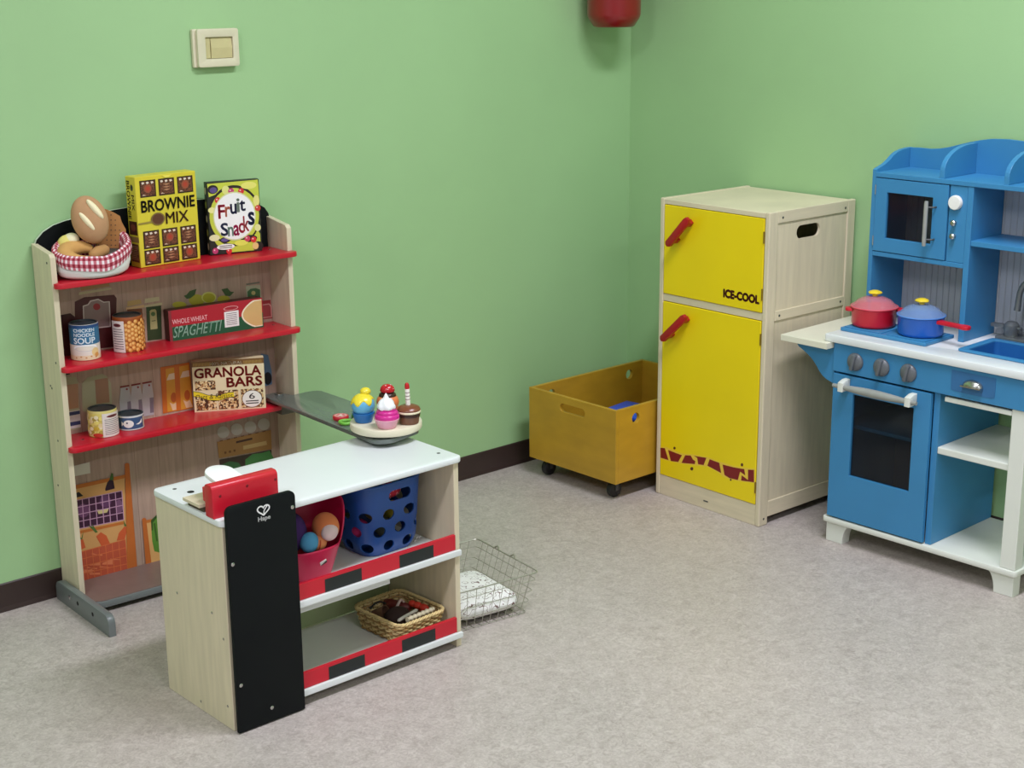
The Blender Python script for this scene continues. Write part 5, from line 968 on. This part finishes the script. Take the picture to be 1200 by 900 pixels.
def cush(u, w):
    a = 2 * PI * u; th = (w - 0.5) * PI
    e1 = 0.35; c = math.cos(a); s_ = math.sin(a); ct = math.cos(th)
    r = ct ** 0.45 if ct > 1e-6 else 0
    x = math.copysign(abs(c) ** e1, c) * 0.092 * r; y = math.copysign(abs(s_) ** e1, s_) * 0.112 * r
    z = 0.027 + 0.0265 * math.sin(th) + (0.004 * math.sin(40 * x) * math.cos(30 * y) if th > 0 else 0)
    return Vector((x, y, max(0.0004, z)))
b = MB(); b.grid(cush, 64, 24, mcu, cu=True); b.build('cover', t, ang=80)

# ------------------------------------------------------------------ rolling crate
CW, CL, CZ, CH = 0.3715, 0.5022, 0.0566, 0.2238
t = thing('rolling_crate', 'honey plywood crate on black castors in the corner beside the fridge', 'crate', CR.loc(), CR.rz)
Mply = mat('honey_plywood', (184, 142, 38), 0.42, var=0.10, scale=7, stretch=(1.2, 1.2, 3)); Med = mat('plywood_edge', (186, 150, 92), 0.5, var=0.1, scale=60, stretch=(0.4, 0.4, 4))
zt = CZ + CH
sl = rrect(0.137, 0.232, 0.243, 0.258, 0.0128, 7)
for y0 in (0.0, CL - 0.012):
    b = MB(); b.prism([(0, CZ), (CW, CZ), (CW, zt), (0, zt)], 'y', y0, y0 + 0.012, Mply, holes=[sl], bev=0.0008); b.build('end_panel', t)
for x0 in (0.0, CW - 0.012):
    b = MB(); b.prism([(0.0122, CZ), (CL - 0.0122, CZ), (CL - 0.0122, zt), (0.0122, zt)], 'x', x0, x0 + 0.012, Mply, holes=[circ(0.083, 0.244, 0.0155), circ(0.43, 0.244, 0.0155)], bev=0.0008); b.build('side_panel', t)
b = MB(); b.box(0.0122, 0.0122, CZ, CW - 0.0122, CL - 0.0122, CZ + 0.008, Mply); b.build('base_panel', t)
Mcst = mat('black_rubber', (24, 24, 24), 0.5, var=0.1)
for x, y in ((0.045, 0.04), (CW - 0.045, 0.04), (0.045, CL - 0.05), (CW - 0.045, CL - 0.05)):
    b = MB(); b.lathe([(0, -0.011), (0.019, -0.011), (0.0235, -0.008), (0.025, 0), (0.0235, 0.008), (0.019, 0.011), (0, 0.011)], Mcst, n=32, M=Matrix.Translation((x, y, 0.0252)) @ Matrix.Rotation(PI / 2, 4, 'Y')); w_ = b.build('castor_wheel', t)
    b = MB(); b.lathe([(0, 0.0496), (0.018, 0.0496), (0.018, 0.0565), (0, 0.0565)], M_dgrey, c=(x, y, 0), n=20); b.box(x - 0.014, y - 0.006, 0.022, x - 0.012, y + 0.006, 0.05, M_dgrey); b.box(x + 0.012, y - 0.006, 0.022, x + 0.014, y + 0.006, 0.05, M_dgrey); b.build('castor_fork', w_)
t = thing('blue_box', 'bright blue plastic box lying inside the honey plywood crate', 'box', CR.at(0.190, 0.275, CZ + 0.0082), CR.rz + 0.15)
b = MB(); b.box(-0.060, -0.095, 0, 0.070, 0.035, 0.122, mat('bright_blue_plastic', (30, 70, 196), 0.35), 0.018, 4); b.smooth = True; b.build('box_body', t)
b = MB(); b.box(-0.064, -0.099, 0.123, 0.074, 0.039, 0.139, mat('bright_blue_lid', (44, 90, 220), 0.3), 0.006, 3); b.smooth = True; b.build('lid', t)
# ------------------------------------------------------------------ toy fridge
FW, FD, FH = 0.3995, 0.3708, 0.8844
t = thing('toy_fridge', 'tall birch toy fridge with two bright yellow doors', 'toy fridge', FR.loc(), FR.rz)
M_yel = mat('yellow_door_paint', (238, 212, 4), 0.45, var=0.03, scale=5)
PT = 0.0155
M_hred = mat('dark_red_handle', (166, 16, 26), 0.35, var=0.04)
slot = rrect(0.119, 0.799, 0.219, 0.836, 0.0184, 8)
for x0 in (0.0, FW - PT):
    b = MB(); xo = 1 if x0 else -1
    # recessed panel
    b.prism([(0.030, 0.03), (0.342, 0.03), (0.342, 0.86), (0.030, 0.86)], 'x', x0 + 0.004, x0 + PT - 0.004, M_birch, holes=[slot])
    for y0, y1 in ((0.0, 0.037), (0.337, FD)):
        b.box(x0, y0, 0.0, x0 + PT, y1, FH, M_birch, 0.003)
    for z0, z1 in ((0.852, FH - 0.0005), (0.5845, 0.6120), (0.0225, 0.0676)):
        b.box(x0 + 0.0003, 0.0365, z0, x0 + PT - 0.0003, 0.3375, z1, M_birch2, 0.0015)
    sp_ = b.build('side_panel', t)
    if x0:
        studs('screw_head', sp_, [(FW - 0.0002, y, z) for y, z in ((0.055, 0.866), (0.325, 0.864), (0.055, 0.598), (0.322, 0.598), (0.02, 0.02))], M_dgrey, 0.0035, 0.0008, 'x')
b = MB(); b.box(PT + 0.0002, 0.001, 0.868, FW - PT - 0.0002, FD - 0.004, 0.882, M_birch2, 0.0012, 1); b.build('top_board', t)
b = MB(); b.box(PT + 0.0002, 0.003, 0.5885, FW - PT - 0.0002, FD - 0.012, 0.6095, M_birch2, 0.0012, 1); b.build('middle_board', t)
b = MB(); b.box(PT + 0.0002, 0.002, 0.0, FW - PT - 0.0002, 0.016, 0.0615, M_birch2, 0.0012, 1); pl = b.build('plinth', t)
b = MB(); b.box(0.19, 0.0015, 0.022, 0.207, 0.0022, 0.026, M_dgrey); b.build('plinth_slot', pl)
b = MB(); b.box(PT + 0.0002, 0.0162, 0.05, FW - PT - 0.0002, FD - 0.012, 0.0612, M_birch2); b.build('bottom_board', t)
b = MB(); b.box(PT + 0.0002, FD - 0.0115, 0.04, FW - PT - 0.0002, FD - 0.006, 0.8675, M_birch); b.build('back_panel', t)
def fdoor(z0, z1, hx0, hz0, hx1, hz1):
    b = MB(); b.box(PT + 0.0012, 0.0, z0, FW - PT - 0.0022, 0.0125, z1, M_yel, 0.0012, 1); d = b.build('door', t); d['label'] = 'bright yellow door'
    a = math.atan2(hz1 - hz0, hx1 - hx0); L_ = math.hypot(hx1 - hx0, hz1 - hz0); cx, cz = (hx0 + hx1) / 2, (hz0 + hz1) / 2
    Mh = Matrix.Translation((cx, 0, cz)) @ Matrix.Rotation(-a, 4, 'Y')
    b = MB(); hw = 0.0105; l2 = L_ / 2
    b.prism([(-l2, -hw * .35), (-l2 + 0.008, -hw), (l2 - 0.010, -hw), (l2, -hw * .3), (l2 - 0.002, hw * .7), (l2 - 0.012, hw), (-l2 + 0.006, hw), (-l2, hw * .4)], 'y', -0.033, -0.020, M_hred, M=Mh, bev=0.002)
    for q in (-1, 1): b.box(q * l2 * 0.62 - 0.008, -0.0215, -0.0075, q * l2 * 0.62 + 0.008, -0.0002, 0.0075, M_hred, 0.001, M=Mh)
    b.smooth = True; hd_ = b.build('handle', d); hd_['label'] = 'slanted red handle'
    for z in (z0 + 0.05, z1 - 0.05):
        b = MB(); b.tube([(FW - PT - 0.0016, -0.0012, z - 0.016), (FW - PT - 0.0016, -0.0012, z + 0.016)], 0.0016, mat('brass', (150, 116, 60), 0.35, metal=0.9), n=8); b.build('hinge', d)
    return d
d1 = fdoor(0.6110, 0.8665, 0.055, 0.757, 0.134, 0.842)
d2 = fdoor(0.0630, 0.5868, 0.040, 0.480, 0.131, 0.565)
P = Print(lambda a, c, e: Vector((a, -e, c))); P.text('ICE-COOL', 0.246, 0.6345, 0.372, 0.6560, (92, 20, 22), 0.11); P.build('lettering', d1)
P = Print(lambda a, c, e: Vector((a, -e, c)))
P.poly([(max(x, 0.0175), z) for x, z in BAND], (236, 200, 66))
for pts in WAVE: P.poly([(max(x, 0.0175), z) for x, z in pts], (126, 22, 24) if len(pts) < 12 else (90, 44, 22))
P.build('wave_graphic', d2)

# ------------------------------------------------------------------ toy kitchen
KC = 0.5786                                    # counter top height
t = kitchen = thing('toy_kitchen', 'sky blue and white wooden toy kitchen with hutch, oven and sink', 'toy kitchen', KI.loc(), KI.rz)
KW, KD = 0.590, 0.312
b = MB()
b.prism(rrect(0.0, 0.0, 0.576, KD, 0.010), 'z', 0.056, 0.0717, M_cream, bev=0.003); b.smooth = True; b.build('base_plate', t)
for x0, x1, sgn in ((0.0095, 0.0850, 1), (0.491, 0.5665, -1)):
    for y0 in (0.0095, KD - 0.045):
        b = MB(); e_ = x0 if sgn > 0 else x1; f_ = x1 if sgn > 0 else x0
        pts = [(e_, 0.0), (e_ + sgn * 0.052, 0.0)] + [(f_ - sgn * 0.0235 * math.cos(PI / 2 * i / 6) ** 1.0 + 0 * i, 0.0 + 0.0555 * math.sin(PI / 2 * i / 6)) for i in range(1, 7)] + [(e_, 0.0555)]
        b.prism(pts, 'y', y0, y0 + 0.035, M_cream, bev=0.0015); b.build('foot', t)
# oven carcass
b = MB(); b.box(0.012, 0.0125, 0.072, 0.024, KD - 0.002, KC - 0.0205, M_blue, 0.001, 1); b.build('side_panel', t)
b = MB(); b.box(0.312, 0.0125, 0.072, 0.329, KD - 0.002, 0.4795, M_blue, 0.001, 1); b.build('divider_panel', t)
b = MB(); b.box(0.0243, KD - 0.010, 0.072, 0.3118, KD - 0.003, 0.4795, mat('dark_oven_back', (84, 86, 94), 0.6)); b.build('oven_back', t)
b = MB(); b.box(0.0243, 0.04, 0.323, 0.3118, KD - 0.0105, 0.333, M_blue); b.build('oven_shelf', t)
b = MB(); b.box(0.012, 0.0008, 0.4800, 0.572, 0.0125, KC - 0.0205, M_blue, 0.0012, 1)
b.box(0.560, 0.0127, 0.4800, 0.572, KD - 0.002, KC - 0.0205, M_blue, 0.001, 1)
b.build('control_panel', t)
Mkn = mat('grey_plastic_knob', (96, 100, 104), 0.35, var=0.05)
for x in (0.082, 0.162, 0.242):
    b = MB(); Mk = Matrix.Translation((x, 0.0006, 0.5165)) @ Matrix.Rotation(PI / 2, 4, 'X')
    b.lathe([(0, 0), (0.0235, 0), (0.0240, 0.003), (0.0225, 0.006), (0.0165, 0.0105), (0, 0.0115)], Mkn, n=36, M=Mk)
    Mb_ = Matrix.Translation((x, 0.0006, 0.5165)) @ Matrix.Rotation(0.20, 4, 'Y')
    b.prism([(-0.0225, -0.005), (-0.018, -0.016), (0.018, -0.018), (0.0225, -0.006)], 'x', -0.0045, 0.0045, Mkn, M=Mb_ @ Matrix.Rotation(PI / 2, 4, 'X') @ Matrix.Rotation(PI / 2, 4, 'Z')) if False else b.box(-0.0055, -0.0185, -0.0215, 0.0055, -0.004, 0.0215, Mkn, 0.003, M=Mb_)
    b.build('knob', t)
# oven door
b = MB(); b.prism([(0.0155, 0.0765), (0.3105, 0.0765), (0.3105, 0.4745), (0.0155, 0.4745)], 'y', 0.0, 0.0122, M_blue, holes=[[(0.079, 0.2030), (0.2625, 0.2030), (0.2625, 0.4275), (0.079, 0.4275)]], bev=0.0010); od = b.build('oven_door', t)
b = MB(); b.box(0.0755, 0.0070, 0.199, 0.266, 0.0090, 0.431, glass_mat('smoked_pane', (22, 26, 34), 0.55)); o = b.build('pane', od); o['label'] = 'smoked pane'
b = MB(); pts = [(0.036, -0.026, 0.449)]; n_ = 14
pts = [(0.034 + 0.252 * i / n_, -0.026, 0.4495) for i in range(n_ + 1)]
rad = [0.0052 + 0.0060 * math.sin(PI * i / n_) ** 1.5 for i in range(n_ + 1)]
b.tube(pts, rad, mat('grey_wood_bar', (150, 152, 146), 0.4), n=16); hb = b.build('handle_bar', od)
for x in (0.061, 0.263):
    b = MB(); b.prism([(-0.0338, 0.4375), (-0.0338, 0.4615), (-0.014, 0.468), (-0.0003, 0.468), (-0.0003, 0.444), (-0.016, 0.4375)], 'x', x - 0.0085, x + 0.0085, M_cream, bev=0.002); b.smooth = True; b.build('handle_bracket', od)
# open bay with drawer
b = MB(); b.box(0.3292, 0.014, 0.3190, 0.534, KD - 0.012, 0.3370, M_cream, 0.0025); b.build('bay_shelf', t)
b = MB(); b.box(0.345, 0.006, 0.4610, 0.528, KD - 0.02, 0.4735, M_cream, 0.002); b.build('bay_top_board', t)
for y0 in (0.006, KD - 0.042):
    b = MB(); b.box(0.5285, y0, 0.072, 0.5695, y0 + 0.036, 0.4795, M_cream, 0.002); b.build('bay_post', t)
b = MB(); b.prism([(0.3635, 0.4995)] + [(0.4235 + 0.0600 * math.cos(PI + PI * i / 12), 0.4985 - 0.004 * math.sin(PI * i / 12)) for i in range(1, 12)] + [(0.4835, 0.4995), (0.4835, 0.5475), (0.3635, 0.5475)], 'y', -0.0002, 0.0006, mat('deeper_blue_paint', (50, 106, 156), 0.45)); dr = b.build('drawer_front', t)
b = MB()
def cup(u, w):
    a = PI * u; th = w * PI / 2
    return Vector((0.4245 + 0.0275 * math.cos(a) * math.cos(th * 0.92), -0.0006 - 0.017 * math.sin(th) , 0.5165 + 0.0165 * math.sin(a) * math.cos(th * 0.92)))
b.grid(cup, 24, 10, M_steel); b.prism([(0.397, 0.5140), (0.452, 0.5140), (0.452, 0.5175), (0.397, 0.5175)], 'y', -0.016, -0.0004, M_steel); b.build('cup_pull', dr, ang=60)

# worktop with hob and sink cut-out
b = MB(); sink = (0.352, 0.078, 0.552, 0.222)
b.prism(rrect(-0.0125, -0.0095, KW + 0.012, 0.3060, 0.006), 'z', KC - 0.0200, KC, M_white, holes=[rrect(*sink, 0.012)], bev=0.0022); b.smooth = True; b.build('worktop', t)
b = MB(); b.prism([(-0.140, -0.028), (0.010, -0.028), (0.010, 0.0), (0.0110, 0.30), (-0.140, 0.30)], 'z', KC - 0.0375, KC - 0.0203, mat('cream_leaf', (222, 220, 198), 0.42, var=0.04, scale=8), bev=0.0015); b.build('side_leaf', t)
corb = [(0.0118, KC - 0.038), (-0.112, KC - 0.038), (-0.1115, 0.5300), (-0.1060, 0.5235), (-0.0920, 0.5170), (-0.0750, 0.5070), (-0.0590, 0.4950), (-0.0460, 0.4810), (-0.0360, 0.4680), (-0.0250, 0.4570), (-0.0120, 0.4500), (0.0020, 0.4455), (0.0118, 0.4420)]
b = MB(); b.prism(corb, 'y', 0.008, 0.022, M_blue, bev=0.001); b.build('leaf_bracket', t)
b = MB(); b.prism(rrect(-0.004, 0.046, 0.256, 0.185, 0.006), 'z', KC + 0.0002, KC + 0.0095, M_blue, bev=0.002)
for x0 in (0.004, 0.134): b.box(x0, 0.054, KC + 0.0090, x0 + 0.114, 0.176, KC + 0.0118, M_blue, 0.002)
hob = b.build('hob_plate', t)
# sink: rim and basin
Msk = mat('sink_blue', (40, 104, 168), 0.3, var=0.04); b = MB()
b.prism(rrect(sink[0] - 0.019, sink[1] - 0.014, sink[2] + 0.019, sink[3] + 0.016, 0.014), 'z', KC + 0.0002, KC + 0.0060, M_blue, holes=[rrect(sink[0] + 0.003, sink[1] + 0.003, sink[2] - 0.003, sink[3] - 0.003, 0.012)], bev=0.0022)
b.smooth = True; sk = b.build('sink_rim', t)
b = MB(); x0, y0, x1, y1 = sink; o_ = rrect(x0 + 0.002, y0 + 0.002, x1 - 0.002, y1 - 0.002, 0.012); i_ = rrect(x0 + 0.0035, y0 + 0.0035, x1 - 0.0035, y1 - 0.0035, 0.012)
b.prism(o_, 'z', KC - 0.060, KC + 0.0020, Msk, holes=[i_]); b.prism(o_, 'z', KC - 0.063, KC - 0.0602, Msk); b.build('basin', sk)
b = MB(); b.lathe([(0, 0), (0.014, 0), (0.014, 0.0012), (0.009, 0.0006), (0, 0.0006)], M_steel, c=((x0 + x1) / 2, (y0 + y1) / 2, KC - 0.0600), n=24); b.build('drain', sk)
# tap
Mtp = mat('grey_tap', (118, 122, 122), 0.3, metal=0.35, var=0.05)
b = MB(); b.prism(rrect(0.334, 0.243, 0.57, 0.302, 0.008), 'z', KC + 0.0002, KC + 0.0100, Mtp, bev=0.0015); b.smooth = True; tp = b.build('tap_base', t)
for x in (0.366, 0.530):
    b = MB(); b.lathe([(0, 0.0102), (0.0175, 0.0102), (0.0175, 0.020), (0.0205, 0.030), (0.0195, 0.040), (0.012, 0.0475), (0, 0.049)], Mtp, c=(x, 0.27, KC), n=28)
    b.box(x - 0.055, 0.262, KC + 0.028, x - 0.012, 0.278, KC + 0.038, Mtp, 0.002) if x < 0.4 else b.box(x + 0.012, 0.262, KC + 0.028, x + 0.045, 0.278, KC + 0.038, Mtp, 0.002)
    b.box(x + 0.012, 0.264, KC + 0.030, x + 0.028, 0.276, KC + 0.036, Mtp, 0.001) if x < 0.4 else None
    b.build('tap_handle', tp)
b = MB(); pts = [(0.448, 0.276, KC + 0.0102), (0.448, 0.276, KC + 0.07)]
for i in range(13):
    a = PI * i / 12; pts.append((0.448 - 0.030 * (1 - math.cos(a)), 0.276 - 0.010 * (1 - math.cos(a)), KC + 0.115 + 0.048 * math.sin(a)))
pts += [(0.387, 0.2555, KC + 0.094), (0.386, 0.255, KC + 0.082)]
b.tube(pts, [0.010, 0.0085] + [0.0075] * (len(pts) - 4) + [0.0082, 0.0088], Mtp, n=16); b.build('spout', tp)

# hutch
HY0, HY1, HT = 0.1546, 0.3166, 0.9905
def side_prof():
    P_ = [(HY0, KC + 0.0002), (HY1, KC + 0.0002), (HY1, 1.0425), (0.300, 1.0420), (0.272, 1.0400), (0.250, 1.0360), (0.232, 1.0290), (0.214, 1.0180), (0.196, 1.0090), (0.176, 1.0030), (0.160, 0.9990), (HY0, 0.9960)]
    return P_
for x0 in (0.0, KW - 0.012):
    b = MB(); b.prism(side_prof(), 'x', x0, x0 + 0.012, M_blue, bev=0.001); b.build('hutch_side', t)
b = MB(); wave = []
key = [(0.0125, 1.0420), (0.035, 1.0432), (0.0716, 1.0425), (0.10, 1.0455), (0.13, 1.0520), (0.16, 1.0610), (0.19, 1.0695), (0.22, 1.0765), (0.25, 1.0815), (0.295, 1.0835)]
wave = key + [(KW - x, z) for x, z in reversed(key[:-1])]
b.prism([(0.0125, 0.972)] + wave + [(KW - 0.0125, 0.972)], 'y', 0.3065, 0.3164, M_blue, bev=0.0008) if False else b.prism([(KW - 0.0125, 0.972), (KW - 0.0125, 1.0420)] + wave[::-1][1:] + [(0.0125, 0.972)], 'y', 0.3065, 0.3164, M_blue, bev=0.0008)
b.build('hutch_crest', t)
b = MB(); b.box(0.0122, HY0 - 0.002, HT - 0.0130, KW - 0.0122, 0.3063, HT, M_blue, 0.0015); b.build('hutch_top_shelf', t)
for x0 in (0.1985, 0.3775):
    b = MB(); q = [(0.3063, HT + 0.0002)] + [(HY0 + 0.002, HT + 0.0002)] + [(HY0 + 0.002 + 0.115 * (1 - math.cos(PI / 2 * i / 10)), HT + 0.020 + 0.058 * math.sin(PI / 2 * i / 10)) for i in range(11)] + [(0.3063, HT + 0.079)]
    b.prism(q, 'x', x0, x0 + 0.013, M_blue, bev=0.001); b.build('hutch_fin', t)
b = MB(); b.box(0.0122, HY0, 0.7690, 0.2822, 0.3060, 0.7810, M_blue, 0.001, 1); b.build('oven_floor', t)
b = MB(); b.box(0.2825, HY0, KC + 0.0002, 0.2980, 0.3060, HT - 0.0132, M_blue, 0.001, 1); b.build('hutch_divider', t)
b = MB(); b.box(0.2983, HY0 + 0.002, 0.8285, KW - 0.0122, 0.3060, 0.8420, M_blue, 0.001, 1); b.build('hutch_shelf', t)
Mbd = mat('grey_beadboard', (182, 186, 190), 0.5, var=0.03, scale=8); pts = []; x = 0.0124; pitch = 0.0182
line = []
while x < KW - 0.0124 - pitch:
    line += [(x, 0.3080), (x + pitch - 0.0036, 0.3080), (x + pitch - 0.0018, 0.3105)]; x += pitch
line += [(x, 0.3080), (KW - 0.0124, 0.3080)]
b = MB(); b.prism(line + [(KW - 0.0124, 0.3120), (0.0124, 0.3120)], 'z', KC + 0.0002, 0.9718, Mbd); bbd = b.build('beadboard_back', t)
P = Print(lambda a, c, e: Vector((a, 0.3104 - e * 0.2, c)))
x = 0.0124
while x < KW - 0.0124 - pitch:
    P.rect(x + pitch - 0.0034, KC + 0.001, x + pitch - 0.0002, 0.971, (92, 100, 110)); x += pitch
P.build('groove_lines', bbd)
# microwave door and its control strip
b = MB(); b.prism([(0.0128, 0.7830), (0.2285, 0.7830), (0.2285, 0.9755), (0.0128, 0.9755)], 'y', HY0 - 0.0015, HY0 + 0.0105, M_blue, holes=[[(0.0480, 0.8195), (0.1850, 0.8195), (0.1850, 0.9400), (0.0480, 0.9400)]], bev=0.001); md = b.build('microwave_door', t)
b = MB(); b.box(0.0445, HY0 + 0.006, 0.816, 0.1885, HY0 + 0.0078, 0.9435, glass_mat('tinted_pane', (24, 28, 36), 0.58)); o = b.build('pane', md); o['label'] = 'tinted pane'
b = MB(); b.tube([(0.181, HY0 - 0.0240, 0.8180), (0.181, HY0 - 0.0245, 0.83), (0.181, HY0 - 0.0245, 0.92), (0.181, HY0 - 0.0240, 0.9330)], [0.0050, 0.0056, 0.0056, 0.0050], mat('grey_wood_bar', (150, 152, 146)), n=14)
for z in (0.834, 0.917): b.tube([(0.181, HY0 - 0.023, z), (0.196, HY0 - 0.0120, z), (0.196, HY0 - 0.0016, z)], 0.0024, M_dgrey, n=8)
b.build('handle', md)
for z in (0.81, 0.945):
    b = MB(); b.tube([(0.0135, HY0 - 0.0024, z - 0.013), (0.0135, HY0 - 0.0024, z + 0.013)], 0.0014, M_steel, n=8); b.build('hinge', md)
b = MB(); b.box(0.2315, HY0 + 0.0015, 0.7815, 0.2820, HY0 + 0.011, 0.9765, M_blue, 0.001, 1); cs = b.build('control_strip', t)
b = MB(); b.lathe([(0, 0), (0.0185, 0), (0.0185, 0.0075), (0.0165, 0.0105), (0, 0.0115)], mat('white_knob', (234, 234, 228), 0.35), n=36, M=Matrix.Translation((0.2505, HY0 + 0.0014, 0.9340)) @ Matrix.Rotation(PI / 2, 4, 'X')); o = b.build('timer_knob', cs); o['label'] = 'white round timer knob'
for z in (0.8830, 0.8490):
    b = MB(); b.lathe([(0, 0), (0.0050, 0), (0.0040, 0.006), (0.0072, 0.010), (0.0076, 0.0135), (0.005, 0.016), (0, 0.0165)], M_steel, n=22, M=Matrix.Translation((0.2515, HY0 + 0.0014, z)) @ Matrix.Rotation(PI / 2, 4, 'X')); b.build('button', cs)

# ------------------------------------------------------------------ pots on the hob
ZP = KC + 0.0122
def lidmat(nm, c): return glass_mat(nm, c, 0.52, 0.12)
def pot(name, label, u, v, col, lidc, yaw):
    t = thing(name, label, 'toy pot', KI.at(u, v, ZP), KI.rz + yaw, 'toy pots on the hob')
    m = mat('pot_%s' % name, col, 0.3, var=0.02)
    r = 0.0585
    b = MB(); b.lathe([(0, 0), (r - 0.008, 0), (r - 0.003, 0.002), (r - 0.0005, 0.008), (r, 0.046), (r + 0.0015, 0.048), (r + 0.0005, 0.050), (r - 0.003, 0.049), (r - 0.0035, 0.008), (r - 0.009, 0.004), (0, 0.004)], m, n=56); b.build('pot_body', t, ang=50)
    ml = lidmat('lid_%s' % name, lidc)
    b = MB(); b.lathe([(r + 0.0030, 0.0505), (r + 0.0035, 0.0525), (r, 0.0545), (r - 0.005, 0.058), (r * 0.75, 0.0680), (r * 0.5, 0.0750), (r * 0.22, 0.0785), (0, 0.0790)], ml, n=56); ld = b.build('lid', t, ang=60)
    b = MB(); b.lathe([(r + 0.0024, 0.0503), (r + 0.0042, 0.0515), (r + 0.0034, 0.0530), (r + 0.0010, 0.0536), (r + 0.0004, 0.0522)], mat('lid_rim_%s' % name, tuple(min(255, int(c * 0.75 + 62)) for c in col), 0.3), n=56); b.build('lid_rim', ld)
    b = MB(); b.lathe([(0, 0.0792), (0.007, 0.0792), (0.0065, 0.0835), (0.0165, 0.0860), (0.0180, 0.0885), (0.0150, 0.0915), (0.0075, 0.0945), (0, 0.0950)], mat('knob_yellow', (232, 204, 44), 0.35), n=32, wob=lambda a, k: 1 + (0.06 * math.cos(5 * a) if 2 < k < 7 else 0)); o = b.build('lid_knob', ld); o['label'] = 'yellow lid knob'
    return t, r
Mrh = mat('handle_red', (200, 22, 46), 0.35, var=0.03)
t, r = pot('toy_casserole', 'red two handled toy pot with clear lid on the left hob ring', 0.052, 0.118, (206, 18, 40), (236, 150, 160), 0.68)
for s_ in (-1, 1):
    b = MB(); b.prism([(s_ * (r - 0.001), -0.016), (s_ * (r + 0.010), -0.015), (s_ * (r + 0.0165), -0.008), (s_ * (r + 0.0165), 0.008), (s_ * (r + 0.010), 0.015), (s_ * (r - 0.001), 0.016)], 'z', 0.0390, 0.0475, Mrh, bev=0.002); b.smooth = True; b.build('side_handle', t)
t, r = pot('toy_saucepan', 'blue toy saucepan with clear lid and long red handle on the right hob ring', 0.196, 0.116, (24, 94, 190), (150, 180, 220), -0.12)
b = MB(); 
def bar(u, w):
    x = r - 0.002 + 0.098 * u; a = 2 * PI * w; hw = 0.0095 - 0.0035 * math.sin(PI * min(u / 0.8, 1)) + (0.003 if u > 0.8 else 0); hh = 0.0062
    return Vector((x, hw * math.cos(a), 0.0420 + 0.002 * u + hh * math.sin(a)))
b.prism([(r - 0.002, -0.0105), (r + 0.020, -0.0085), (r + 0.060, -0.0075), (r + 0.070, -0.0115), (r + 0.084, -0.0125), (r + 0.092, -0.0075), (r + 0.094, 0.0), (r + 0.092, 0.0075), (r + 0.084, 0.0125), (r + 0.070, 0.0115), (r + 0.060, 0.0075), (r + 0.020, 0.0085), (r - 0.002, 0.0105)], 'z', 0.0370, 0.0470, Mrh, holes=[circ(r + 0.080, 0, 0.0055, 0.004, 14)], bev=0.002); b.smooth = True; b.build('long_handle', t)

# ------------------------------------------------------------------ light and camera
def area(name, x, y, z, sx, sy, power, col=(1, 0.97, 0.92), rz=0):
    l = bpy.data.lights.new(name, 'AREA'); l.shape = 'RECTANGLE'; l.size = sx; l.size_y = sy; l.energy = power; l.color = col
    o = bpy.data.objects.new(name, l); C.objects.link(o); o.location = (x, y, z); o.rotation_euler = (0, 0, rz)
    return o
LC = (1.0, 0.995, 1.15)
area('ceiling_lamp', -1.2, -1.95, 2.96, 1.2, 0.3, 60, LC)
area('ceiling_lamp', -4.1, -2.15, 2.96, 1.2, 0.3, 54, LC)
area('ceiling_lamp', -2.6, -4.7, 2.96, 1.2, 0.3, 42, LC)
w = bpy.data.worlds.new('room_air'); bpy.context.scene.world = w; w.use_nodes = True
w.node_tree.nodes['Background'].inputs['Color'].default_value = (0.9, 0.95, 1.0, 1); w.node_tree.nodes['Background'].inputs['Strength'].default_value = 0.3

pitch, roll, yaw, fpx = 0.2648, -0.0089, -0.7247, 1771.47
fwd = Vector((math.sin(-yaw) * math.cos(pitch), math.cos(-yaw) * math.cos(pitch), -math.sin(pitch)))
rt = Vector((math.cos(-yaw), -math.sin(-yaw), 0)); up = rt.cross(fwd)
c, s_ = math.cos(roll), math.sin(roll); r2 = rt * c + up * s_; u2 = up * c - rt * s_
cam = bpy.data.cameras.new('camera'); cam.sensor_fit = 'HORIZONTAL'; cam.sensor_width = 36.0; cam.lens = fpx / 1200 * 36.0; cam.clip_start = 0.05
co = bpy.data.objects.new('camera', cam); C.objects.link(co)
M = Matrix((r2, u2, -fwd)).transposed().to_4x4(); M.translation = Vector(CAM); co.matrix_world = M
sc = bpy.context.scene; sc.camera = co
sc.view_settings.view_transform = 'Standard'; sc.view_settings.look = 'None'; sc.view_settings.gamma = 1.0; sc.view_settings.use_curve_mapping = False
sc.view_settings.exposure = 0.0
